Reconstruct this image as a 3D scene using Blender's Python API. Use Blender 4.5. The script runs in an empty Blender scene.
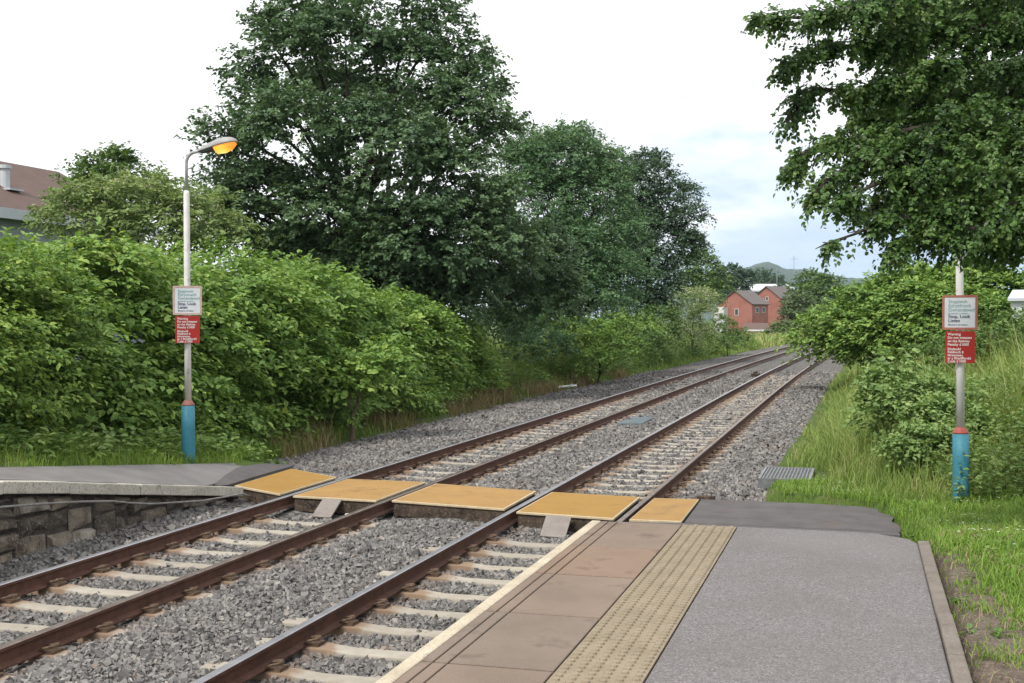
import bpy, math, random
import numpy as np
from mathutils import Vector, Matrix

rng = np.random.default_rng(11)
random.seed(5)
S = bpy.context.scene
C = S.collection
R_ = math.radians

# ------------------------------------------------------------------ camera
FPX = 1250.0
PITCH = math.atan(22.5 / FPX)
YAW = math.atan(350 / (FPX * math.cos(PITCH)))
HC = 2.49
FW = np.array([-math.sin(YAW) * math.cos(PITCH), math.cos(YAW) * math.cos(PITCH), -math.sin(PITCH)])
RT = np.array([math.cos(YAW), math.sin(YAW), 0.0])
UP = np.cross(RT, FW)
CAM = np.array([0, 0, HC])

def at(x, y, d):
    """world point seen in direction (x, y) of the survey photo at depth d metres"""
    return CAM + (RT * (x - 512) / FPX - UP * (y - 341.5) / FPX + FW) * d

cam = bpy.data.cameras.new('camera')
cam.sensor_width = 36
cam.lens = 36 * FPX / 1024
cam.clip_end = 20000
co = bpy.data.objects.new('camera', cam)
C.objects.link(co)
m3 = Matrix((tuple(RT), tuple(UP), tuple(-FW))).transposed()
co.matrix_world = Matrix.Translation(Vector(CAM)) @ m3.to_4x4()
S.camera = co

# ------------------------------------------------------------------ helpers
def tag(o, label=None, cat=None, group=None, kind=None):
    if label: o['label'] = label
    if cat: o['category'] = cat
    if group: o['group'] = group
    if kind: o['kind'] = kind
    return o

def empty(name, loc=(0, 0, 0), rz=0.0):
    o = bpy.data.objects.new(name, None)
    o.empty_display_size = 0.2
    C.objects.link(o)
    o.location = loc
    o.rotation_euler = (0, 0, rz)
    return o

def link(name, me, mat=None, parent=None):
    o = bpy.data.objects.new(name, me)
    C.objects.link(o)
    if mat is not None:
        for mm in (mat if isinstance(mat, (list, tuple)) else [mat]):
            me.materials.append(mm)
    if parent is not None: o.parent = parent
    return o

def np_mesh(name, verts, faces, smooth=False, attrs=None, mati=None):
    """verts (N,3); faces: (M,k) array or list of such arrays"""
    if not isinstance(faces, list): faces = [faces]
    faces = [np.asarray(f, dtype=np.int32) for f in faces if len(f)]
    me = bpy.data.meshes.new(name)
    verts = np.asarray(verts, dtype=np.float32)
    me.vertices.add(len(verts))
    me.vertices.foreach_set('co', verts.ravel())
    loops = np.concatenate([f.ravel() for f in faces])
    tot = np.concatenate([np.full(len(f), f.shape[1], dtype=np.int32) for f in faces])
    start = np.concatenate([[0], np.cumsum(tot)[:-1]]).astype(np.int32)
    me.loops.add(len(loops))
    me.loops.foreach_set('vertex_index', loops)
    me.polygons.add(len(tot))
    me.polygons.foreach_set('loop_start', start)
    if mati is not None:
        me.polygons.foreach_set('material_index', np.asarray(mati, dtype=np.int32))
    me.polygons.foreach_set('use_smooth', np.full(len(tot), smooth, dtype=bool))
    if attrs:
        for k, v in attrs.items():
            a = me.attributes.new(k, 'FLOAT', 'FACE')
            a.data.foreach_set('value', np.asarray(v, dtype=np.float32))
    me.update(calc_edges=True)
    return me

class MB:
    """collects simple solids and links them as ONE mesh object"""
    def __init__(s): s.v = []; s.f = []; s.m = []
    def add(s, vs, fs, mi=0):
        b = len(s.v)
        s.v += [tuple(map(float, v)) for v in vs]
        for f in fs:
            s.f.append([i + b for i in f]); s.m.append(mi)
    def hexa(s, p, mi=0):
        """8 points, bottom ring then top ring"""
        s.add(p, [(3, 2, 1, 0), (4, 5, 6, 7), (0, 1, 5, 4), (1, 2, 6, 5), (2, 3, 7, 6), (3, 0, 4, 7)], mi)
    def box(s, x0, x1, y0, y1, z0, z1, mi=0):
        s.hexa([(x0, y0, z0), (x1, y0, z0), (x1, y1, z0), (x0, y1, z0), (x0, y0, z1), (x1, y0, z1), (x1, y1, z1), (x0, y1, z1)], mi)
    def slab(s, poly, z0, z1, mi=0):
        """prism over a CCW polygon; z may be numbers or callables of (x, y)"""
        n = len(poly)
        zf = lambda z, q: z(*q) if callable(z) else z
        vs = [(x, y, zf(z0, (x, y))) for x, y in poly] + [(x, y, zf(z1, (x, y))) for x, y in poly]
        s.add(vs, [tuple(reversed(range(n))), tuple(range(n, 2 * n))] + [(i, (i + 1) % n, n + (i + 1) % n, n + i) for i in range(n)], mi)
    def tube(s, pts, rad, n=8, mi=0, cap=True):
        pts = [Vector(p) for p in pts]
        if not hasattr(rad, '__len__'): rad = [rad] * len(pts)
        vs = []; fs = []
        prev = None
        for i, p in enumerate(pts):
            t = (pts[min(i + 1, len(pts) - 1)] - pts[max(i - 1, 0)]).normalized()
            if prev is None:
                a = t.orthogonal().normalized()
            else:
                a = (prev - t * prev.dot(t))
                a = a.normalized() if a.length > 1e-6 else t.orthogonal().normalized()
            prev = a
            b = t.cross(a)
            for k in range(n):
                w = 2 * math.pi * k / n
                vs.append(p + (a * math.cos(w) + b * math.sin(w)) * rad[i])
        for i in range(len(pts) - 1):
            for k in range(n):
                fs.append((i * n + k, i * n + (k + 1) % n, (i + 1) * n + (k + 1) % n, (i + 1) * n + k))
        if cap:
            fs.append(tuple(reversed(range(n)))); fs.append(tuple(range((len(pts) - 1) * n, len(pts) * n)))
        s.add(vs, fs, mi)
    def build(s, name, mat, parent=None, smooth=False, bevel=0.0, seg=2):
        me = bpy.data.meshes.new(name)
        me.from_pydata(s.v, [], s.f)
        me.polygons.foreach_set('material_index', s.m)
        if smooth: me.polygons.foreach_set('use_smooth', [True] * len(s.f))
        me.update()
        o = link(name, me, mat, parent)
        if bevel:
            b = o.modifiers.new('bevel', 'BEVEL'); b.width = bevel; b.segments = seg; b.limit_method = 'ANGLE'
        return o

def smoothstep(a, b, x):
    t = np.clip((np.asarray(x, float) - a) / (b - a), 0, 1)
    return t * t * (3 - 2 * t)

def wob(x, y, z=0.0, s=1.0, seed=0.0):
    """cheap smooth noise, about -1..1"""
    x = np.asarray(x) * s; y = np.asarray(y) * s; z = np.asarray(z) * s
    return (np.sin(1.7 * x + 2.3 * y + 1.1 * z + seed) + np.sin(-2.9 * x + 1.3 * y + 2.1 * z + 1.3 * seed + 1.0)
            + np.sin(0.7 * x - 3.1 * y - 1.9 * z + 2.1 * seed + 2.0) + np.sin(3.7 * x + 3.3 * y - 2.7 * z + 0.7 * seed)) / 3.0

# ------------------------------------------------------------------ materials
def new_mat(name):
    m = bpy.data.materials.new(name); m.use_nodes = True
    nt = m.node_tree
    return m, nt, nt.nodes['Principled BSDF']

def N(nt, t, **kw):
    n = nt.nodes.new(t)
    for k, v in kw.items():
        if k.startswith('i_'): n.inputs[k[2:].replace('_', ' ')].default_value = v
        else: setattr(n, k, v)
    return n

def ramp(nt, stops, fac):
    r = nt.nodes.new('ShaderNodeValToRGB')
    el = r.color_ramp.elements
    while len(el) < len(stops): el.new(0.5)
    for e, (p, c) in zip(el, stops):
        e.position = p; e.color = (*c, 1)
    nt.links.new(fac, r.inputs[0])
    return r.outputs[0]

def coord(nt, kind='Object'):
    if kind == 'World':
        return nt.nodes.new('ShaderNodeNewGeometry').outputs['Position']
    return nt.nodes.new('ShaderNodeTexCoord').outputs[kind]

def noise(nt, vec, scale, detail=4, rough=0.6):
    n = N(nt, 'ShaderNodeTexNoise')
    n.inputs['Scale'].default_value = scale; n.inputs['Detail'].default_value = detail; n.inputs['Roughness'].default_value = rough
    nt.links.new(vec, n.inputs['Vector'])
    return n.outputs['Fac']

def mix(nt, a, b, fac, mode='MIX'):
    n = N(nt, 'ShaderNodeMix', data_type='RGBA', blend_type=mode)
    for sock, v in ((n.inputs[0], fac), (n.inputs[6], a), (n.inputs[7], b)):
        if isinstance(v, (int, float)): sock.default_value = v
        elif isinstance(v, tuple): sock.default_value = (*v, 1)
        else: nt.links.new(v, sock)
    return n.outputs[2]

def bump(nt, bs, h, strength=0.5, dist=0.01):
    b = N(nt, 'ShaderNodeBump'); b.inputs['Strength'].default_value = strength; b.inputs['Distance'].default_value = dist
    nt.links.new(h, b.inputs['Height']); nt.links.new(b.outputs[0], bs.inputs['Normal'])

def speck(name, c1, c2, scale=20, rough=0.85, fine=None, fine_scale=200, bstr=0.3, bdist=0.004, spec=0.3, space='World', stops=(0.35, 0.65), metal=0.0, big=None):
    """two-tone weathered surface with a fine grain"""
    m, nt, bs = new_mat(name)
    v = coord(nt, space)
    col = ramp(nt, [(stops[0], c1), (stops[1], c2)], noise(nt, v, scale))
    g = noise(nt, v, fine_scale, 2, 0.7)
    if fine:
        col = mix(nt, col, fine, ramp(nt, [(0.5, (0, 0, 0)), (0.72, (1, 1, 1))], g))
    if big:
        col = mix(nt, col, big[0], ramp(nt, [(big[2], (0, 0, 0)), (big[2] + 0.15, (1, 1, 1))], noise(nt, v, big[1], 6, 0.65)))
    nt.links.new(col, bs.inputs['Base Color'])
    bs.inputs['Roughness'].default_value = rough
    bs.inputs['Specular IOR Level'].default_value = spec
    bs.inputs['Metallic'].default_value = metal
    if bstr: bump(nt, bs, g, bstr, bdist)
    return m

def leaf_mat(name, stops, transl=0.35, rough=0.5, spec=0.35):
    m, nt, bs = new_mat(name)
    a = N(nt, 'ShaderNodeAttribute', attribute_name='tint')
    col = ramp(nt, stops, a.outputs['Fac'])
    nt.links.new(col, bs.inputs['Base Color'])
    bs.inputs['Roughness'].default_value = rough
    bs.inputs['Specular IOR Level'].default_value = spec
    if transl:
        t = N(nt, 'ShaderNodeBsdfTranslucent')
        nt.links.new(mix(nt, col, (1.0, 1.0, 0.35), 0.6, 'MULTIPLY'), t.inputs['Color'])
        mx = N(nt, 'ShaderNodeMixShader'); mx.inputs[0].default_value = transl
        nt.links.new(bs.outputs[0], mx.inputs[1]); nt.links.new(t.outputs[0], mx.inputs[2])
        nt.links.new(mx.outputs[0], nt.nodes['Material Output'].inputs['Surface'])
    return m

M = {}
M['rust'] = speck('rail_rust', (0.07, 0.030, 0.021), (0.125, 0.056, 0.038), 9, 0.8, (0.17, 0.09, 0.06), 90, 0.3, 0.003)
M['railtop_shiny'] = speck('rail_top_polished', (0.42, 0.41, 0.43), (0.55, 0.54, 0.56), 3, 0.42, None, 90, 0, 0, 0.5, metal=1.0)
M['railtop_dull'] = speck('rail_top_dull', (0.20, 0.15, 0.125), (0.33, 0.27, 0.235), 5, 0.38, None, 90, 0, 0, 0.5, metal=0.75)
M['clip'] = speck('clip_rust', (0.075, 0.045, 0.032), (0.17, 0.115, 0.075), 30, 0.8, None, 90, 0.2, 0.002)
M['coping'] = speck('coping_cream', (0.50, 0.43, 0.32), (0.62, 0.55, 0.42), 4, 0.85, (0.35, 0.29, 0.22), 60, 0.4, 0.004, big=((0.26, 0.21, 0.165), 6.0, 0.60))
M['coping_old'] = speck('coping_weathered', (0.48, 0.45, 0.385), (0.64, 0.60, 0.52), 3, 0.9, (0.22, 0.2, 0.17), 40, 0.4, 0.004, big=((0.12, 0.11, 0.10), 4.0, 0.60))
for key_, k_ in (('slab', (1.0, 1.0, 1.0)), ('slab_warm', (1.06, 0.985, 0.92)), ('slab_grey', (0.93, 0.96, 0.99))):
    sc_ = lambda c: tuple(a * b for a, b in zip(c, k_))
    M[key_] = speck('paving_' + key_, sc_((0.185, 0.138, 0.105)), sc_((0.255, 0.192, 0.148)), 1.3, 0.9, sc_((0.31, 0.25, 0.20)), 170, 0.35, 0.002, big=(sc_((0.135, 0.10, 0.078)), 2.6, 0.55))
M['tactile'] = speck('tactile_buff', (0.262, 0.215, 0.150), (0.325, 0.270, 0.195), 5, 0.9, (0.22, 0.175, 0.11), 70, 0.4, 0.003, big=((0.24, 0.2, 0.14), 3.0, 0.62))
M['slot'] = speck('joint_dark', (0.05, 0.04, 0.035), (0.08, 0.065, 0.055), 30, 0.95)
def asphalt(name, base, dark, light, pink):
    m, nt, bs = new_mat(name)
    v = coord(nt, 'World')
    vo = N(nt, 'ShaderNodeTexVoronoi'); vo.inputs['Scale'].default_value = 130
    nt.links.new(v, vo.inputs['Vector'])
    sep = N(nt, 'ShaderNodeSeparateColor'); nt.links.new(vo.outputs['Color'], sep.inputs[0])
    c = ramp(nt, [(0.0, dark), (0.45, base), (0.8, pink), (1.0, light)], sep.outputs[0])
    c = mix(nt, c, (0.16, 0.143, 0.133), ramp(nt, [(0.45, (0, 0, 0)), (0.75, (0.75, 0.75, 0.75))], noise(nt, v, 1.3, 6, 0.65)))
    c = mix(nt, c, (0.24, 0.23, 0.225), ramp(nt, [(0.5, (0, 0, 0)), (0.8, (0.5, 0.5, 0.5))], noise(nt, v, 0.5, 3, 0.5)))
    c = mix(nt, c, (0.11, 0.085, 0.07), ramp(nt, [(0.62, (0, 0, 0)), (0.78, (0.55, 0.55, 0.55))], noise(nt, v, 2.6, 7, 0.7)))
    sp2 = N(nt, 'ShaderNodeTexVoronoi'); sp2.inputs['Scale'].default_value = 2.1; nt.links.new(v, sp2.inputs['Vector'])
    c = mix(nt, c, (0.42, 0.41, 0.40), ramp(nt, [(0.022, (0.8, 0.8, 0.8)), (0.036, (0, 0, 0))], sp2.outputs['Distance']))
    nt.links.new(c, bs.inputs['Base Color'])
    bs.inputs['Roughness'].default_value = 0.9
    bs.inputs['Specular IOR Level'].default_value = 0.25
    bump(nt, bs, vo.outputs['Distance'], 0.5, 0.006)
    return m
M['asphalt'] = asphalt('platform_asphalt', (0.185, 0.172, 0.172), (0.115, 0.106, 0.107), (0.33, 0.315, 0.312), (0.225, 0.207, 0.205))
M['tarmac'] = speck('ramp_tarmac', (0.085, 0.078, 0.08), (0.125, 0.115, 0.115), 3, 0.9, (0.18, 0.165, 0.16), 120, 0.4, 0.004, big=((0.16, 0.11, 0.09), 2.0, 0.6))
M['tarmac_l'] = speck('ramp_tarmac_pale', (0.17, 0.16, 0.16), (0.22, 0.21, 0.205), 2, 0.9, (0.27, 0.26, 0.26), 120, 0.4, 0.004)
M['kerb'] = speck('kerb_concrete', (0.15, 0.125, 0.105), (0.215, 0.185, 0.155), 6, 0.9, (0.28, 0.25, 0.22), 90, 0.4, 0.004, big=((0.11, 0.095, 0.075), 3, 0.6))
M['ochre'] = speck('ochre_deck', (0.345, 0.195, 0.042), (0.42, 0.24, 0.055), 2.0, 0.8, (0.28, 0.165, 0.055), 70, 0.8, 0.006, big=((0.24, 0.14, 0.05), 2.0, 0.55))
M['ochre2'] = speck('ochre_deck_faded', (0.365, 0.212, 0.068), (0.435, 0.258, 0.085), 2.0, 0.8, (0.30, 0.18, 0.075), 70, 0.8, 0.006, big=((0.25, 0.15, 0.065), 2.2, 0.55))
M['board_edge'] = speck('board_edge_cream', (0.52, 0.42, 0.27), (0.62, 0.52, 0.35), 9, 0.85, (0.4, 0.3, 0.2), 60, 0.3, 0.003)
M['timber'] = speck('board_timber_dark', (0.025, 0.02, 0.016), (0.09, 0.065, 0.048), 5, 0.9, (0.16, 0.12, 0.09), 25, 0.5, 0.006)
M['plate'] = speck('grey_plate', (0.21, 0.18, 0.165), (0.27, 0.235, 0.215), 5, 0.7, (0.33, 0.3, 0.28), 80, 0.2, 0.002)
M['galv'] = speck('galvanised_steel', (0.20, 0.21, 0.22), (0.29, 0.30, 0.31), 12, 0.5, None, 80, 0.1, 0.001, 0.5, metal=0.5)
M['cover'] = speck('trough_cover', (0.10, 0.13, 0.15), (0.15, 0.19, 0.21), 5, 0.8)
M['white_pole'] = speck('pole_white', (0.72, 0.71, 0.69), (0.82, 0.81, 0.79), 5, 0.6, None, 60, 0.1, 0.001, big=((0.30, 0.27, 0.24), 7, 0.60))
M['grey_pole'] = speck('pole_grey', (0.38, 0.38, 0.39), (0.46, 0.46, 0.47), 5, 0.5, None, 60, 0.1, 0.001)
M['blue'] = speck('sleeve_blue', (0.035, 0.20, 0.285), (0.048, 0.245, 0.335), 5, 0.55, (0.10, 0.24, 0.28), 40, 0.2, 0.001, 0.3, big=((0.07, 0.15, 0.18), 7, 0.66))
M['redp'] = speck('collar_red', (0.36, 0.075, 0.065), (0.44, 0.13, 0.11), 8, 0.6)
M['red_dull'] = speck('collar_faded_red', (0.30, 0.13, 0.11), (0.38, 0.19, 0.16), 8, 0.7)
M['lamp_grey'] = speck('lamp_shell_grey', (0.32, 0.31, 0.31), (0.40, 0.39, 0.38), 8, 0.5, None, 60, 0.1, 0.001)
M['lamp_dark'] = speck('lamp_base_dark', (0.06, 0.065, 0.08), (0.09, 0.095, 0.11), 8, 0.5)
M['sign_red'] = speck('sign_red', (0.36, 0.022, 0.018), (0.42, 0.03, 0.024), 4, 0.5, None, 60, 0, 0)
M['sign_white'] = speck('sign_white', (0.62, 0.66, 0.70), (0.70, 0.73, 0.76), 4, 0.45, None, 60, 0, 0)
M['sign_back'] = speck('sign_back', (0.25, 0.25, 0.25), (0.32, 0.32, 0.32), 4, 0.5, None, 60, 0, 0)
M['frame_pale'] = speck('sign_frame_faded', (0.50, 0.36, 0.32), (0.6, 0.45, 0.40), 12, 0.6, None, 60, 0, 0)
M['frame_red'] = speck('sign_frame_red', (0.36, 0.12, 0.09), (0.44, 0.18, 0.14), 12, 0.6, None, 60, 0, 0)
M['txt_white'] = speck('text_white', (0.78, 0.76, 0.75), (0.8, 0.8, 0.8), 4, 0.6, None, 60, 0, 0)
M['txt_teal'] = speck('text_faded_teal', (0.16, 0.36, 0.38), (0.18, 0.40, 0.42), 4, 0.6, None, 60, 0, 0)
M['txt_navy'] = speck('text_navy', (0.05, 0.07, 0.13), (0.07, 0.09, 0.16), 4, 0.6, None, 60, 0, 0)
M['bark'] = speck('bark', (0.035, 0.028, 0.022), (0.085, 0.07, 0.055), 12, 0.95, None, 40, 0.6, 0.02)
M['bark_pale'] = speck('stem_pale', (0.16, 0.12, 0.09), (0.24, 0.19, 0.14), 12, 0.95, None, 40, 0.6, 0.01)
M['stone'] = speck('rubble_stone', (0.10, 0.075, 0.055), (0.35, 0.295, 0.23), 3.5, 0.95, (0.33, 0.30, 0.26), 35, 0.8, 0.02, big=((0.045, 0.04, 0.037), 3.2, 0.56))
M['stone_dark'] = speck('rubble_stone_dark', (0.055, 0.045, 0.038), (0.19, 0.155, 0.125), 4.5, 0.95, (0.26, 0.23, 0.19), 35, 0.8, 0.02, big=((0.035, 0.032, 0.03), 3.2, 0.58))
M['stone_pale'] = speck('rubble_stone_pale', (0.17, 0.145, 0.115), (0.42, 0.38, 0.32), 5.5, 0.95, (0.45, 0.42, 0.37), 35, 0.8, 0.02, big=((0.07, 0.06, 0.05), 3.0, 0.58))
M['mortar'] = speck('wall_mortar', (0.05, 0.045, 0.04), (0.10, 0.085, 0.075), 10, 0.95, None, 60, 0.6, 0.01)
M['cable'] = speck('pipe_grey', (0.20, 0.19, 0.18), (0.30, 0.29, 0.27), 10, 0.8)
M['litter'] = speck('litter_white', (0.7, 0.72, 0.75), (0.8, 0.8, 0.8), 10, 0.6)
M['soil_lump'] = speck('ballast_brick', (0.20, 0.085, 0.06), (0.28, 0.13, 0.10), 10, 0.95)

def ballast_mat(name, far):
    m, nt, bs = new_mat(name)
    v = coord(nt, 'World')
    vo = N(nt, 'ShaderNodeTexVoronoi'); vo.inputs['Scale'].default_value = 17
    nt.links.new(v, vo.inputs['Vector'])
    sep = N(nt, 'ShaderNodeSeparateColor'); nt.links.new(vo.outputs['Color'], sep.inputs[0])
    if far:
        c = ramp(nt, [(0, (0.05, 0.047, 0.045)), (0.5, (0.14, 0.133, 0.128)), (1, (0.31, 0.295, 0.28))], sep.outputs[0])
    else:
        c = ramp(nt, [(0, (0.05, 0.046, 0.045)), (1, (0.14, 0.13, 0.125))], sep.outputs[0])
    c = mix(nt, c, (0.17, 0.125, 0.10), ramp(nt, [(0.5, (0, 0, 0)), (0.75, (0.6, 0.6, 0.6))], noise(nt, v, 0.6, 5, 0.6)))
    nt.links.new(c, bs.inputs['Base Color'])
    bs.inputs['Roughness'].default_value = 0.95
    bs.inputs['Specular IOR Level'].default_value = 0.2
    inv = N(nt, 'ShaderNodeMath', operation='SUBTRACT'); inv.inputs[0].default_value = 1.0
    nt.links.new(vo.outputs['Distance'], inv.inputs[1])
    bump(nt, bs, inv.outputs[0], 1.0, 0.05)
    return m
M['ballast'] = ballast_mat('ballast_bed', True)

def stone_mat():
    m, nt, bs = new_mat('ballast_stone')
    a = N(nt, 'ShaderNodeAttribute', attribute_name='tint')
    c = ramp(nt, [(0, (0.08, 0.077, 0.077)), (0.35, (0.178, 0.17, 0.166)), (0.7, (0.278, 0.264, 0.252)), (0.88, (0.34, 0.315, 0.285)), (0.93, (0.26, 0.19, 0.15)), (1, (0.50, 0.49, 0.48))], a.outputs['Fac'])
    v = coord(nt, 'World')
    c = mix(nt, c, (0.22, 0.16, 0.13), ramp(nt, [(0.55, (0, 0, 0)), (0.8, (0.5, 0.5, 0.5))], noise(nt, v, 0.7, 5, 0.6)))
    ra = N(nt, 'ShaderNodeAttribute', attribute_name='rust')
    c = mix(nt, c, (0.17, 0.105, 0.075), ra.outputs['Fac'])
    c = mix(nt, c, (0.5, 0.5, 0.5), ramp(nt, [(0.35, (0.0, 0.0, 0.0)), (0.75, (0.45, 0.45, 0.45))], noise(nt, v, 60, 3, 0.7)), 'OVERLAY')
    nt.links.new(c, bs.inputs['Base Color'])
    bs.inputs['Roughness'].default_value = 0.85
    bs.inputs['Specular IOR Level'].default_value = 0.3
    return m
M['stones'] = stone_mat()

def concrete_sleeper():
    m, nt, bs = new_mat('sleeper_concrete')
    v = coord(nt, 'Object'); w = coord(nt, 'World')
    c = ramp(nt, [(0.3, (0.35, 0.32, 0.27)), (0.7, (0.47, 0.435, 0.375))], noise(nt, w, 6, 5, 0.65))
    sx = N(nt, 'ShaderNodeSeparateXYZ'); nt.links.new(v, sx.inputs[0])
    ab = N(nt, 'ShaderNodeMath', operation='ABSOLUTE'); nt.links.new(sx.outputs[0], ab.inputs[0])
    sub = N(nt, 'ShaderNodeMath', operation='SUBTRACT'); nt.links.new(ab.outputs[0], sub.inputs[0]); sub.inputs[1].default_value = 0.72
    ab2 = N(nt, 'ShaderNodeMath', operation='ABSOLUTE'); nt.links.new(sub.outputs[0], ab2.inputs[0])
    nz = N(nt, 'ShaderNodeMath', operation='MULTIPLY_ADD'); nt.links.new(noise(nt, w, 5, 4, 0.7), nz.inputs[0]); nz.inputs[1].default_value = -0.42
    nt.links.new(ab2.outputs[0], nz.inputs[2])
    f = ramp(nt, [(0.0, (0.75, 0.75, 0.75)), (0.10, (0, 0, 0))], nz.outputs[0])
    c = mix(nt, c, (0.25, 0.145, 0.08), f)
    c = mix(nt, c, (0.16, 0.14, 0.12), ramp(nt, [(0.58, (0, 0, 0)), (0.8, (0.8, 0.8, 0.8))], noise(nt, w, 2.2, 6, 0.7)))
    oi = N(nt, 'ShaderNodeObjectInfo')
    c = mix(nt, c, ramp(nt, [(0, (0.85, 0.82, 0.78)), (0.5, (1.0, 0.99, 0.97)), (1, (1.0, 0.97, 0.90))], oi.outputs['Random']), 1.0, 'MULTIPLY')
    nt.links.new(c, bs.inputs['Base Color'])
    bs.inputs['Roughness'].default_value = 0.9
    bump(nt, bs, noise(nt, w, 80, 3), 0.3, 0.004)
    return m
M['sleeper'] = concrete_sleeper()

def soil_grass():
    m, nt, bs = new_mat('turf_ground')
    v = coord(nt, 'World')
    c = ramp(nt, [(0.25, (0.045, 0.075, 0.018)), (0.55, (0.075, 0.115, 0.028)), (0.8, (0.12, 0.13, 0.045))], noise(nt, v, 0.35, 6, 0.65))
    c = mix(nt, c, (0.13, 0.095, 0.072), ramp(nt, [(0.55, (0, 0, 0)), (0.7, (1, 1, 1))], noise(nt, v, 1.6, 5, 0.6)))
    nt.links.new(c, bs.inputs['Base Color'])
    bs.inputs['Roughness'].default_value = 0.95
    bs.inputs['Specular IOR Level'].default_value = 0.1
    bump(nt, bs, noise(nt, v, 30, 4), 0.6, 0.03)
    return m
M['turf'] = soil_grass()
M['soil'] = speck('bare_soil', (0.085, 0.063, 0.05), (0.15, 0.115, 0.09), 9, 0.95, (0.27, 0.22, 0.18), 45, 0.7, 0.02)

G1 = [(0, (0.09, 0.17, 0.025)), (0.5, (0.17, 0.29, 0.045)), (0.85, (0.25, 0.34, 0.07)), (1, (0.36, 0.36, 0.16))]
M['grass'] = leaf_mat('grass_blades', G1, 0.3, 0.55, 0.25)
M['tallgrass'] = leaf_mat('tall_grass_blades', [(0, (0.12, 0.20, 0.04)), (0.45, (0.22, 0.31, 0.08)), (0.75, (0.31, 0.35, 0.12)), (1, (0.42, 0.36, 0.21))], 0.3, 0.6, 0.2)
M['deadgrass'] = leaf_mat('dry_grass_blades', [(0, (0.13, 0.14, 0.05)), (0.5, (0.25, 0.19, 0.10)), (1, (0.36, 0.28, 0.16))], 0.2, 0.7, 0.15)
M['knot'] = leaf_mat('knotweed_leaf', [(0, (0.11, 0.205, 0.05)), (0.45, (0.20, 0.33, 0.082)), (0.8, (0.29, 0.415, 0.098)), (1, (0.38, 0.47, 0.125))], 0.35, 0.5, 0.3)
M['shrubL'] = leaf_mat('hedge_leaf', [(0, (0.085, 0.17, 0.04)), (0.45, (0.17, 0.29, 0.065)), (0.8, (0.26, 0.37, 0.08)), (1, (0.35, 0.43, 0.10))], 0.35, 0.5, 0.3)
M['syc'] = leaf_mat('sycamore_leaf', [(0, (0.062, 0.112, 0.058)), (0.5, (0.108, 0.182, 0.090)), (0.85, (0.165, 0.25, 0.115)), (1, (0.225, 0.31, 0.14))], 0.3, 0.5, 0.3)
M['ash'] = leaf_mat('second_tree_leaf', [(0, (0.07, 0.14, 0.068)), (0.5, (0.12, 0.22, 0.10)), (0.85, (0.17, 0.28, 0.12)), (1, (0.25, 0.33, 0.13))], 0.3, 0.5, 0.3)
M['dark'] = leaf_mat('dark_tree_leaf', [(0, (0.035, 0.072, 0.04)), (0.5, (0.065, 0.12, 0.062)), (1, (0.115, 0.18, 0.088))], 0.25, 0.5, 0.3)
M['elder'] = leaf_mat('elder_leaf', [(0, (0.13, 0.205, 0.07)), (0.5, (0.225, 0.305, 0.115)), (0.85, (0.31, 0.375, 0.15)), (1, (0.38, 0.43, 0.19))], 0.3, 0.55, 0.25)
M['mid'] = leaf_mat('mid_green_leaf', [(0, (0.06, 0.12, 0.035)), (0.5, (0.11, 0.19, 0.05)), (1, (0.19, 0.27, 0.08))], 0.3, 0.5, 0.3)
M['mid2'] = leaf_mat('seedling_leaf', [(0, (0.12, 0.205, 0.075)), (0.5, (0.22, 0.335, 0.11)), (1, (0.34, 0.44, 0.16))], 0.35, 0.5, 0.3)
M['willow'] = leaf_mat('pale_green_leaf', [(0, (0.07, 0.11, 0.05)), (0.5, (0.11, 0.16, 0.07)), (1, (0.17, 0.22, 0.09))], 0.3, 0.5, 0.3)
M['oak'] = leaf_mat('overhang_leaf', [(0, (0.035, 0.075, 0.028)), (0.35, (0.075, 0.145, 0.042)), (0.62, (0.135, 0.245, 0.065)), (0.80, (0.16, 0.215, 0.075)), (1, (0.26, 0.41, 0.11))], 0.45, 0.4, 0.45)
M['weed'] = leaf_mat('weed_leaf', [(0, (0.08, 0.155, 0.045)), (0.5, (0.17, 0.275, 0.08)), (0.85, (0.25, 0.345, 0.10)), (1, (0.32, 0.39, 0.14))], 0.35, 0.5, 0.3)
M['bloom'] = leaf_mat('cream_blossom', [(0, (0.55, 0.52, 0.36)), (1, (0.78, 0.76, 0.62))], 0.3, 0.7, 0.1)
M['daisy'] = leaf_mat('white_petal', [(0, (0.7, 0.7, 0.66)), (1, (0.82, 0.82, 0.8))], 0.2, 0.7, 0.1)

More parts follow.
